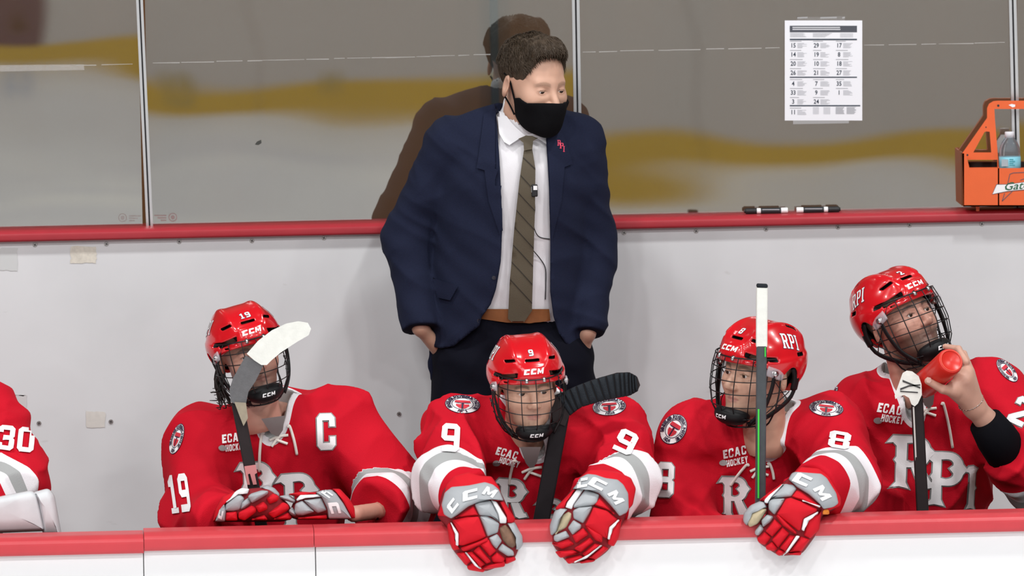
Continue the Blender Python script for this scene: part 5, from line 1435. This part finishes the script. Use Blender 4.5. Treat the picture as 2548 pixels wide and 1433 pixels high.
# body
chv = HEAD_V @ cR.T + cH
def cbody(p):
    d = sd_cap(p, cArmL[0], cArmR[0], .05); d = smin(d, sd_cap(p, cCh, cHe, .08, .08), .05)
    d = smin(d, sd_cap(p, cNk + np.array([0, 0, -.05]), cH + cR @ np.array([0, .03, -.08]), .056, .052), .03)
    for A, h in ((cArmL, P(1092, 868, CY - .01)), (cArmR, P(1444, 884, CY - .01))):
        d = smin(d, np.minimum(sd_cap(p, A[0], A[1], .045, .04), sd_cap(p, A[1], A[2], .038, .024)), .02)
        d = smin(d, sd_cap(p, A[2], h, .020, .024), .015)
    return d
cbv, cbf = surfnet(cbody, lo, hi + [0, 0, .1], .009, newton=1)
V_, F_ = join_np([(chv, HEAD_F), (cbv, cbf)])
bme = npmesh('body', V_, F_, M_SKIN[2]); lip, hairy = head_attrs(HEAD_V, 0.0); z_ = np.zeros(len(cbv))
attr(bme, 'lip', np.concatenate([lip, z_])); attr(bme, 'hairy', np.concatenate([hairy * .5, z_])); put('body', bme, coach)
for s in (-1, 1):
    put('eye', EYE, coach, m4(cR @ rotz(math.radians(8)) @ rotx(math.radians(10)), cH + cR @ np.array([s * .032, -.0785, .003])))
    lv_, lf_ = lid_mesh(9); lm = npmesh('eyelid', lv_, lf_, M_SKIN[2]); attr(lm, 'lip', np.zeros(len(lv_))); attr(lm, 'hairy', np.clip(1 - np.arange(len(lv_)) / 13.0, 0, .7)); put('eyelid', lm, coach, m4(cR, cH + cR @ np.array([s * .032, -.0785, .003])))
HLY = [-.13, -.085, -.066, -.050, -.034, -.012, .0, .03, .13]; HLZ = [.116, .110, .090, .036, -.004, -.022, -.03, -.052, -.070]
def hair_sdf(p):
    d = sd_ell(p, (0, .016, .052), (.0815, .105, .090)); d = smin(d, sd_ell(p, (0, -.045, .108), (.055, .05, .036)), .03)
    d = d - .0055 * waves(p * np.array([1.4, 1.0, .6]), 3, 9.0, 4)
    d = smax(d, np.interp(p[:, 1], HLY, HLZ) + .006 * waves(p, 8, 8, 3) - p[:, 2], .006)
    e = sd_ell(np.stack([np.abs(p[:, 0]), p[:, 1], p[:, 2]], 1), (.088, .012, -.008), (.025, .022, .040))
    d = smax(d, -e, .004)
    return smax(d, -(head_sdf(p, False) + .004), .002)
hv2, hf2 = surfnet(hair_sdf, (-.12, -.14, -.1), (.12, .15, .18), .0028)
rr = np.random.RandomState(12); hp = [(hv2, hf2)]
Q = hv2[rr.permutation(len(hv2))[:9000]]
NV = (Q - np.array([0, .016, .045])) / np.array([.0815, .105, .090]) ** 2; NV /= np.linalg.norm(NV, axis=1, keepdims=True)
ok = (hair_sdf(Q - NV * .003) < 0) & (head_sdf(Q, False) > .002); Q, NV = Q[ok], NV[ok]
FL = Q - np.array([.012, .085, .125]); FL -= NV * (FL * NV).sum(1, keepdims=True); FL /= np.linalg.norm(FL, axis=1, keepdims=True)
FL = FL + .28 * np.stack([waves(Q, 31, 6, 3), waves(Q, 32, 6, 3), waves(Q, 33, 6, 3)], 1) + rr.normal(size=Q.shape) * .16; FL -= NV * (FL * NV).sum(1, keepdims=True); FL /= np.linalg.norm(FL, axis=1, keepdims=True)
top_ = Q[:, 2] > .055
LS = rr.uniform(.014, .026, len(Q)) * np.where(top_, 1.1, .5) * np.where(Q[:, 1] < -.045, .55, 1.0); LI = np.where(top_, rr.uniform(.08, .32, len(Q)), .05)
for q, nv, fl, Ls, lift in zip(Q, NV, FL, LS, LI):
    hp.append(tube(np.array([q - nv * .001, q + fl * Ls * .5 + nv * Ls * lift * .6, q + fl * Ls + nv * Ls * lift * .25]), [.0011, .0009, .0002], 3, caps=False))
hobj = put('hair', npmesh('hair', *join_np(hp), M_CHAIR_HAIR), coach, m4(cR, cH)); hobj['kind'] = 'stuff'
def mask_sdf(p):
    h = smin(head_sdf(p, False), sd_ell(p, (0, -.086, -.055), (.030, .045, .052)), .03)
    d = smax(h - .0075, -(h - .0015), .001)
    q = [(-.18, -.014), (-.125, -.020), (-.075, -.030), (-.045, -.022), (-.015, -.030), (-.012, -.080), (-.040, -.112), (-.075, -.150), (-.18, -.17)]
    return smax(d, sd_poly2(p[:, 1], p[:, 2], q), .002)
mv, mf = surfnet(mask_sdf, (-.11, -.17, -.18), (.11, .03, .03), .0026)
mk = put('face_mask', npmesh('face_mask', mv, mf, M_MASK), coach, m4(cR, cH))
for s in (-1, 1):
    for pts in ([(s * .071, -.018, -.034), (s * .076, -.006, -.005), (s * .080, .010, .026), (s * .084, .026, .030)], [(s * .066, -.018, -.076), (s * .068, .004, -.055), (s * .074, .022, -.036)]):
        put('mask_loop', npmesh('mask_loop', *tube(smooth_path(pts, 12), .0026, 6), M_MASK), mk, world=False)
# tie, collar, belt
zc = zoom(1200, 150, 5.308)
def cut_px(name, pts, tree, mt, parent, eps, step=14): return decal_px(name, [[pts]], step, tree, mt, parent, eps=eps, back=CY - .12)
tie_pts = [(1303, 374), (1323, 372), (1331, 420), (1330, 520), (1326, 640), (1322, 772), (1292, 817), (1264, 792), (1268, 700), (1280, 560), (1292, 450)]
tie = cut_px('tie', tie_pts, sht, M_TIE, coach, .014)
LX = lambda v: np.interp(v, [374, 450, 560, 700, 792], [1303, 1292, 1280, 1268, 1264]); RX = lambda v: np.interp(v, [372, 420, 520, 640, 772], [1323, 1331, 1330, 1326, 1322])
for k in range(10):
    v0 = 392 + k * 43; v1 = v0 + (RX(v0) - LX(v0)) * 1.05
    if v1 < 775: cut_px('tie_stripe', [(LX(v0) + .5, v0), (RX(v1) - .5, v1), (RX(v1) - .5, v1 + 3), (LX(v0) + .5, v0 + 3)], sht, M_TIE2, tie, .0152)
cut_px('tie_knot', zc([(478, 1052), (570, 1000), (650, 1003), (722, 1040), (662, 1082), (652, 1185), (545, 1205), (540, 1110)]), sht, M_TIE, tie, .020)
cut_px('collar', zc([(183, 590), (250, 598), (330, 760), (440, 880), (565, 1000), (480, 1050), (360, 1132), (290, 1090), (230, 980), (192, 650)]), sht, M_SHIRT, SH, .012)
cut_px('collar', zc([(580, 1000), (680, 950), (770, 968), (842, 930), (862, 1132), (820, 1110), (720, 1040)]), sht, M_SHIRT, SH, .012)
belt = cut_px('belt', [(1200, 768), (1365, 768), (1368, 798), (1320, 803), (1262, 802), (1196, 792)], sht, M_BELT, coach, .008)
# jacket trimmings
cut_px('lapel', [(1238, 268), (1204, 286), (1190, 400), (1186, 418), (1206, 424), (1216, 500), (1250, 600), (1246, 400)], jkt, M_SUIT, JK, .005)
cut_px('lapel', [(1362, 322), (1392, 302), (1420, 392), (1424, 408), (1404, 416), (1396, 500), (1372, 600), (1367, 430)], jkt, M_SUIT, JK, .005)
cut_px('pocket_flap', [(1077, 691), (1141, 711), (1121, 747), (1091, 740), (1081, 708)], jkt, M_SUIT, JK, .006)
for u, v in ((1229, 691), (1192, 798)):
    q = [(u + 5 * math.cos(a), v + 5 * math.sin(a)) for a in np.linspace(0, 6.28, 12)[:-1]]; cut_px('button', q, jkt, mat('horn_button', (0.02, 0.02, 0.03), .25), JK, .004)
pin = decal_px('lapel_pin', grow([ccw(g) for g in px_word('R', 1391, 356, 9, 14, 0) + px_word('P', 1397, 363, 9, 14, 0) + px_word('I', 1403, 371, 6, 14, 0)], 3.0), 8, jkt, M_DECAL, JK, eps=.004)
decal_px('pin_letters', px_word('R', 1391, 356, 9, 14, 0) + px_word('P', 1397, 363, 9, 14, 0) + px_word('I', 1403, 371, 6, 14, 0), 8, jkt, mat('pin_pink_red', (0.66, 0.04, 0.10), .5), JK, eps=.006)
def on(tree, u, v, off):
    d = V3(ray(u, v)); h = tree.ray_cast(V3(CAM) + d * 20, d, 30); q = np.array(h[0]) if h[0] is not None else P(u, v, CY - .12); return q - ray(u, v) * off
q = on(sht, 1330, 474, .020)
bm = bmesh.new(); box(bm, q + [-.009, -.006, -.018], q + [.009, .006, .018], .003, 2); mic = put('lapel_microphone', bm_mesh('lapel_microphone', bm, M_DARK), coach)
bm = bmesh.new(); box(bm, q + [-.0035, -.0068, .002], q + [.0075, -.0055, .014]); put('microphone_label', bm_mesh('microphone_label', bm, M_DECAL), mic)
bm = bmesh.new(); box(bm, q + [-.010, -.005, -.006], q + [-.007, .004, .012], .001); put('microphone_clip', bm_mesh('microphone_clip', bm, M_CHROME), mic)
for pts in ([(1329, 492), (1331, 520), (1328, 560), (1340, 588), (1368, 595)], [(1322, 618), (1345, 645), (1357, 668), (1358, 705), (1357, 745)]):
    cq = smooth_path([on(sht, u, v, .017 if u < 1333 else .004) for u, v in pts], 24); put('microphone_cord', npmesh('microphone_cord', *tube(cq, .0014, 6), M_DARK), mic)
# ------------------------------------------------------------------ things on the ledge and the glass
def plane_put(name, glyphs, Y, mt, parent, step=60):
    bm = flat_mesh(glyphs, step)
    for v in bm.verts: v.co = V3(P(v.co.x, v.co.y, Y))
    bmesh.ops.recalc_face_normals(bm, faces=bm.faces[:])
    return put(name, bm_mesh(name, bm, mt), parent)
def plane_text(name, items, Y, mt, parent):
    """items: (text, u, v, size px, shear, bold, width factor, turn)"""
    bm = bmesh.new()
    for s, u, v, sz, sh, bo, wf, tr in items:
        b2 = text_glyphs(s, 1.0, bo, 2); c, s_ = math.cos(tr), math.sin(tr)
        for q in b2.verts:
            x, y = (q.co.x + sh * q.co.y) * sz * wf, q.co.y * sz
            q.co = V3(P(u + x * c - y * s_, v - (x * s_ + y * c), Y))
        m_ = bpy.data.meshes.new('t'); b2.to_mesh(m_); b2.free(); bm.from_mesh(m_); bpy.data.meshes.remove(m_)
    return put(name, bm_mesh(name, bm, mt), parent)
# roster sheet
GY = GL_Y - .006
zr = zoom(1900, 30, 4.94)
ro = slab('roster_sheet', [zr([(260, 103), (1213, 103), (1213, 1333), (260, 1333)])], GY - .0006, GY, mat('white_paper', (0.80, 0.81, 0.85), .7))
tag(ro, 'white printed roster sheet with jersey numbers taped to the glass', 'paper')
M_INK, M_INKG = mat('dark_ink', (0.035, 0.05, 0.075), .7), mat('grey_ink', (0.42, 0.43, 0.46), .7)
R_ = lambda x0, y0, x1, y1: [zr(rect(x0, y0, x1, y1))]
plane_put('title_bar', [R_(322, 168, 1148, 248)], GY - .0012, mat('slate_ink', (0.075, 0.08, 0.10), .7), ro)
plane_put('rule_line', [R_(322, 328, 1148, 346)], GY - .0012, M_INK, ro); plane_put('rule_line', [R_(322, 794, 1148, 808)], GY - .0012, M_INK, ro); plane_put('rule_line', [R_(322, 1143, 1188, 1158)], GY - .0012, M_INK, ro)
lines = [R_(355, 182, 940, 196), R_(355, 206, 945, 220)]
plane_put('title_lines', lines, GY - .0016, mat('pale_ink', (0.6, 0.61, 0.64), .7), ro)
nums = []; gl = []
rr = np.random.RandomState(3)
for r, (y, row) in enumerate(((412, ('15', '29', '17')), (524, ('14', '19', '8')), (636, ('20', '10', '18')), (748, ('26', '21', '27')), (882, ('4', '7', '35')), (992, ('33', '9', '1')), (1103, ('3', '24', '')), (1233, ('11', '', '')))):
    for c_, s in enumerate(row):
        x = (364, 648, 928)[c_]
        if not s: continue
        (u, v), = zr([(x, y)]); nums.append((s, u, v, 15.5, 0, .018, .86, 0))
        gl.append(R_(x - 40, y - 58, x + 60 + rr.randint(0, 60), y - 50))
        for k in range(6): gl.append(R_(x + 50, y - 30 + k * 11, x + 110 + rr.randint(0, 60), y - 26 + k * 11))
for k in range(5): gl.append(R_(325, 258 + k * 11, 520 + rr.randint(-30, 20), 262 + k * 11)); gl.append(R_(605, 258 + k * 11, 840 - k * 20, 262 + k * 11)); gl.append(R_(940, 262 + k * 11, 1100, 265 + k * 11))
for k in range(9): gl.append(R_(605, 1170 + k * 10, 680, 1173 + k * 10)); gl.append(R_(735, 1170 + k * 10, 820, 1173 + k * 10)); gl.append(R_(885, 1166 + k * 10, 975 + rr.randint(0, 20), 1172 + k * 10)); gl.append(R_(1020, 1166 + k * 10, 1110 + rr.randint(0, 30), 1172 + k * 10))
for it in nums: plane_text('roster_number', [it], GY - .0012, M_INK, ro)
plane_put('roster_small_print', gl, GY - .0012, M_INKG, ro)['kind'] = 'stuff'
M_CLEARTAPE = mat('clear_tape', (0.62, 0.64, 0.66), .3, alpha=.45)
plane_put('tape_strip', [zr([(360, 1330), (1050, 1330), (1048, 1366), (362, 1378)])], GY - .0002, M_CLEARTAPE, ro) if False else plane_put('tape_strip', [[zr([(360, 1330), (1050, 1330), (1048, 1366), (362, 1378)])]], GY - .0002, M_CLEARTAPE, ro)
plane_put('tape_strip', [[zr([(410, 62), (1000, 50), (1000, 108), (410, 108)])]], GY - .0002, mat('clear_tape_faint', (0.62, 0.64, 0.66), .3, alpha=.15), ro)
for a, b in ((415, 540), (695, 900), (965, 998)): plane_put('tape_crease', [[zr([(a, 62), (b, 56), (b, 76), (a, 80)])]], GY - .0008, M_CLEARTAPE, ro)

# marks on the panes
gm = GL_Y - .004
M_GMARK = mat('etched_mark', (0.30, 0.25, 0.25), .6, alpha=.5); M_GWHITE = mat('glass_pale_line', (0.8, 0.8, 0.78), .5, alpha=.5)
def stamp(u, v, dirn, al):
    m_ = mat('stamp_ink_%d' % int(al * 100), (0.30, 0.20, 0.20), .6, alpha=al)
    s = plane_put('glass_stamp', [[circ(u, v, 11, 11, 24), circ(u, v, 8.5, 8.5, 24)[::-1]], [circ(u, v, 5, 5, 16)]], gm, m_, wall_back)
    plane_put('stamp_lines', [[rect(u + dirn * 16, v - 6 + k * 6, u + dirn * (46 - 8 * k), v - 3 + k * 6)] for k in range(3)], gm, m_, s)
stamp(430, 541, -1, .6); stamp(305, 542, 1, .25)
plane_put('puck_mark', [[[(634, 360), (640, 352), (650, 348), (651, 356), (643, 361)]]], gm, mat('rubber_mark', (0.03, 0.04, 0.04), .7, alpha=.7), wall_back)
sc_ = []
rr = np.random.RandomState(9)
for x0, x1 in ((0, 340), (380, 960), (960, 1222), (1450, 1940), (2150, 2500)):
    x = x0
    while x < x1:
        L = min(rr.uniform(25, 90), x1 - x); y = np.interp(x, [0, 340, 960, 1450, 2500], [168, 156, 142, 128, 104]) + rr.uniform(-1, 1)
        sc_.append([[(x, y), (x + L, y - L * .018), (x + L, y - L * .018 + rr.uniform(1.0, 2.6)), (x, y + rr.uniform(1.0, 2.6))]]); x += L + rr.uniform(0, 14)
plane_put('painted_reflection_line', sc_, gm, mat('painted_reflection_pale', (0.8, 0.8, 0.78), .5, alpha=.35), wall_back)['kind'] = 'stuff'  # broken pale line painted as an edge reflected in the glass
plane_put('old_tape', [[[(0, 162), (208, 160), (210, 174), (0, 178)]]], gm, mat('old_clear_tape', (0.75, 0.74, 0.72), .5, alpha=.3), wall_back)

# markers
def marker(u0, u1, v, cap_right, label):
    c0, c1 = P(u0, v, 1.572), P(u1, v, 1.572); r = .0085; zc_ = BC_Z + r + .0005
    x0, x1 = c0[0], c1[0]; L = x1 - x0
    mk_ = tag(empty('dry_erase_marker', ((x0 + x1) / 2, 1.572, BC_Z)), label, 'marker', 'markers on the red ledge')
    def cyl(nm, t0, t1, rad, mt):
        if cap_right: t0, t1 = 1 - t1, 1 - t0
        pr = [(0, x0 + L * t0), (rad * .9, x0 + L * t0), (rad, x0 + L * t0 + .001), (rad, x0 + L * t1 - .001), (rad * .9, x0 + L * t1), (0, x0 + L * t1)]
        v_, f_ = lathe(pr, 18); w = np.stack([v_[:, 2], v_[:, 0] + 1.572, v_[:, 1] + zc_], 1); put(nm, npmesh(nm, w, f_, mt, smooth=False), mk_)
    cyl('cap', 0, .27, r, M_DARK); cyl('cap_tip', -.03, .0, r * .7, M_DARK); cyl('barrel', .26, .36, r * .96, M_DECAL); cyl('label', .36, .84, r * .98, mat('marker_label', (0.02, 0.025, 0.03), .4)); cyl('end_plug', .84, 1.0, r * .96, M_DECAL)
    ln = plane_put('label_line', [[rect(u0 + (u1 - u0) * (.40 if not cap_right else .2), v - 1.5, u0 + (u1 - u0) * (.8 if not cap_right else .6), v + .5)]], 1.5622, M_INKG, mk_)
marker(1855, 1960, 522, False, 'black dry-erase marker with cap towards the coach, lying on the red ledge')
marker(1982, 2088, 520, True, 'black dry-erase marker with cap towards the orange carrier, lying on the red ledge')

# orange bottle carrier
M_ORANGE = mat('orange_carrier_plastic', (0.76, 0.125, 0.03), .5, var=.06, vscale=30, bump=.06, bscale=200)
zk = zoom(2370, 230, 4.623); mir = lambda pts: pts + [(1654 - x, y) for x, y in pts[::-1]]
zfoot = P(2432, 524, 1.50)
car = tag(empty('bottle_carrier', (P(2549, 520, 1.5)[0], 1.54, BC_Z)), 'orange plastic bottle carrier with handle standing on the red ledge', 'bottle carrier')
slab('front_panel', [zk(mir([(112, 700), (150, 690), (172, 770), (195, 868), (530, 870)]) [:5] + [(1124, 870), (1459, 868), (1482, 770), (1504, 690), (1542, 700), (1530, 1312), (124, 1312)])], 1.50, 1.508, M_ORANGE, car)
slab('handle_frame', [zk(mir([(112, 700), (398, 292), (398, 180), (420, 130), (470, 100), (520, 95)]) + [(1524, 860), (1460, 870), (194, 870), (130, 860)]),
     zk([(482, 190), (1172, 190), (1164, 330), (1120, 870 - 8), (534, 870 - 8), (490, 330)]), zk([(240, 690), (368, 456), (392, 448), (428, 452), (446, 690)]), zk([(1654 - x, y) for x, y in [(446, 690), (428, 452), (392, 448), (368, 456), (240, 690)]]),
     zk([(170, 775), (515, 775), (515, 860), (192, 862)]), zk([(1654 - x, y) for x, y in [(192, 862), (515, 860), (515, 775), (170, 775)]])], 1.548, 1.562, M_ORANGE, car)
slab('back_panel', [zk([(150, 800), (1504, 800), (1530, 1312), (124, 1312)])], 1.592, 1.598, M_ORANGE, car)
slab('carrier_floor', [zk([(124, 1296), (1530, 1296), (1530, 1312), (124, 1312)])], 1.50, 1.598, M_ORANGE, car)
for x in (112, 1520): slab('side_panel', [zk([(x, 700), (x + 22, 700), (x + 22, 1312), (x + 10, 1312)])], 1.50, 1.598, M_ORANGE, car)
slab('cell_wall', [zk([(522, 862), (538, 862), (538, 1300), (522, 1300)])], 1.50, 1.598, M_ORANGE, car)
plane_put('painted_cell_shadow', [[zk([(160, 800), (1500, 800), (1500, 1296), (160, 1296)])]], 1.590, mat('painted_shadow_dark', (0.02, 0.012, 0.01), .8), car)  # dark sheet standing in for the shade inside the orange cells
for x in (290, 1364): slab('foot', [zk([(x - 22, 1305), (x + 22, 1305), (x + 18, 1365), (x - 18, 1365)])], 1.535, 1.56, M_ORANGE, car)
for x, y, r in ((527, 152, 14), (386, 400, 8), (172, 720, 12)): plane_put('rivet', [[circ(*zk([(x, y)])[0], r / 4.6, r / 4.6, 10)]], 1.5475 if y < 600 else 1.4995, M_SEAM, car)
plane_put('handle_scuff', [[zk([(645, 145), (680, 132), (722, 140), (720, 165), (690, 172), (665, 155)])]], 1.5475, M_DECAL, car)
# logo: bolt outline with the slanted name plate
M_BOLT = mat('bolt_line', (0.10, 0.09, 0.11), .5); M_LOGOG = mat('logo_green', (0.01, 0.11, 0.05), .5)
for a, b in (((660, 940), (625, 1100)), ((660, 940), (700, 925)), ((700, 925), (900, 915)), ((600, 1160), (572, 1250)), ((572, 1250), (690, 1135)), ((780, 1010), (900, 965))):
    a, b = np.array(a, float), np.array(b, float); n = np.array([-(b - a)[1], (b - a)[0]]); n = n / np.linalg.norm(n) * 4
    plane_put('bolt_line', [[zk([tuple(a + n), tuple(b + n), tuple(b - n), tuple(a - n)])]], 1.4992, M_BOLT, car)
plane_put('logo_plate_edge', [[zk([(455, 1174), (505, 1055), (640, 1055), (1300, 960), (1240, 1085), (640, 1140)])]], 1.4990, M_BOLT, car)
plane_put('logo_plate', [[zk([(462, 1168), (510, 1062), (640, 1060), (1290, 968), (1232, 1078), (640, 1132)])]], 1.4986, M_DECAL, car)
(u_, v_), = zk([(880, 1064)])
plane_text('logo_letters', [('Gatorade', u_, v_, 27, .38, .012, 1.18, .09)], 1.4982, M_LOGOG, car)
# water bottle in the carrier
M_WATER = mat('clear_bottle', (0.80, 0.80, 0.84), .06, trans=.92, ior=1.25); M_LABEL = mat('blue_label', (0.22, 0.58, 0.70), .4); M_CAPW = mat('white_cap', (0.70, 0.70, 0.74), .4)
(ub, vb), = zk([(667, 1000)]); bc = P(ub, vb, 1.53)
wb = tag(empty('water_bottle', (bc[0], 1.53, BC_Z + .02)), 'clear water bottle with white cap and blue label in the orange carrier', 'bottle')
pz = lambda y: P(ub, zk([(0, y)])[0][1], 1.53)[2]
zb = BC_Z + .012
def wl(nm, prof, mt, n=28):
    v_, f_ = lathe(prof, n); put(nm, npmesh(nm, v_ + np.array([bc[0], 1.541, 0]), f_, mt), wb)
wl('bottle_body', [(0, zb), (.028, zb), (.0315, zb + .006), (.0315, pz(760)), (.0312, pz(690)), (.0290, pz(630)), (.0225, pz(570)), (.0150, pz(530)), (.0130, pz(500)), (0, pz(500))], M_WATER)
wl('cap', [(0, pz(525)), (.0142, pz(525)), (.0142, pz(462)), (.0130, pz(455)), (0, pz(455))], M_CAPW)
wl('label', [(.0318, pz(872)), (.0322, pz(870)), (.0322, pz(742)), (.0318, pz(740))], M_LABEL)
plane_put('label_panel', [[zk([(565, 770), (640, 770), (640, 850), (565, 850)])]], 1.5086, mat('grey_label_print', (0.35, 0.42, 0.46), .5), wb)
plane_put('label_print', [[zk(rect(655, 765 + k * 22, 700 + 20 * (k % 2), 778 + k * 22))] for k in range(4)], 1.5086, mat('teal_print', (0.05, 0.30, 0.36), .5), wb)

# what the glass mirrors from across the rink
mirrored('purple_advert', [[rect(-90, -60, 112, 112)]], 0, mat('purple_vinyl', (0.022, 0.005, 0.036), 0.4), far)
mirrored('advert_mark', [[circ(52, 12, 18, 34, 16)]], 0, mat('pale_vinyl', (0.50, 0.46, 0.50), 0.4), far)
M_FADE = mat('faded_dark_vinyl', (0.33, 0.27, 0.06), .6)
mirrored('board_number', px_word('12', 432, 228, 66, 70), 1, M_FADE, far)
mirrored('board_number', [[rect(812, 182, 824, 248)], [rect(838, 182, 850, 248)]], 1, M_FADE, far)
mirrored('ice_number', px_word('63', 52, 232, 76, 70), 0, mat('faded_blue_paint', (0.50, 0.58, 0.68), .5), ice, 'ice')
# bench seat under the players
put('bench_seat', box_me('bench_seat', (-2.2, .58, .20), (2.4, .96, .24), mat('bench_wood', (0.3, 0.17, 0.08), .6, var=.3, vscale=8, stretch=(.3, 4, 1)), .004), floor)
for x in (-1.9, -.6, .7, 2.0): put('bench_leg', box_me('bench_leg', (x - .03, .74, 0), (x + .03, .96, .20), M_DARK, .004), floor)
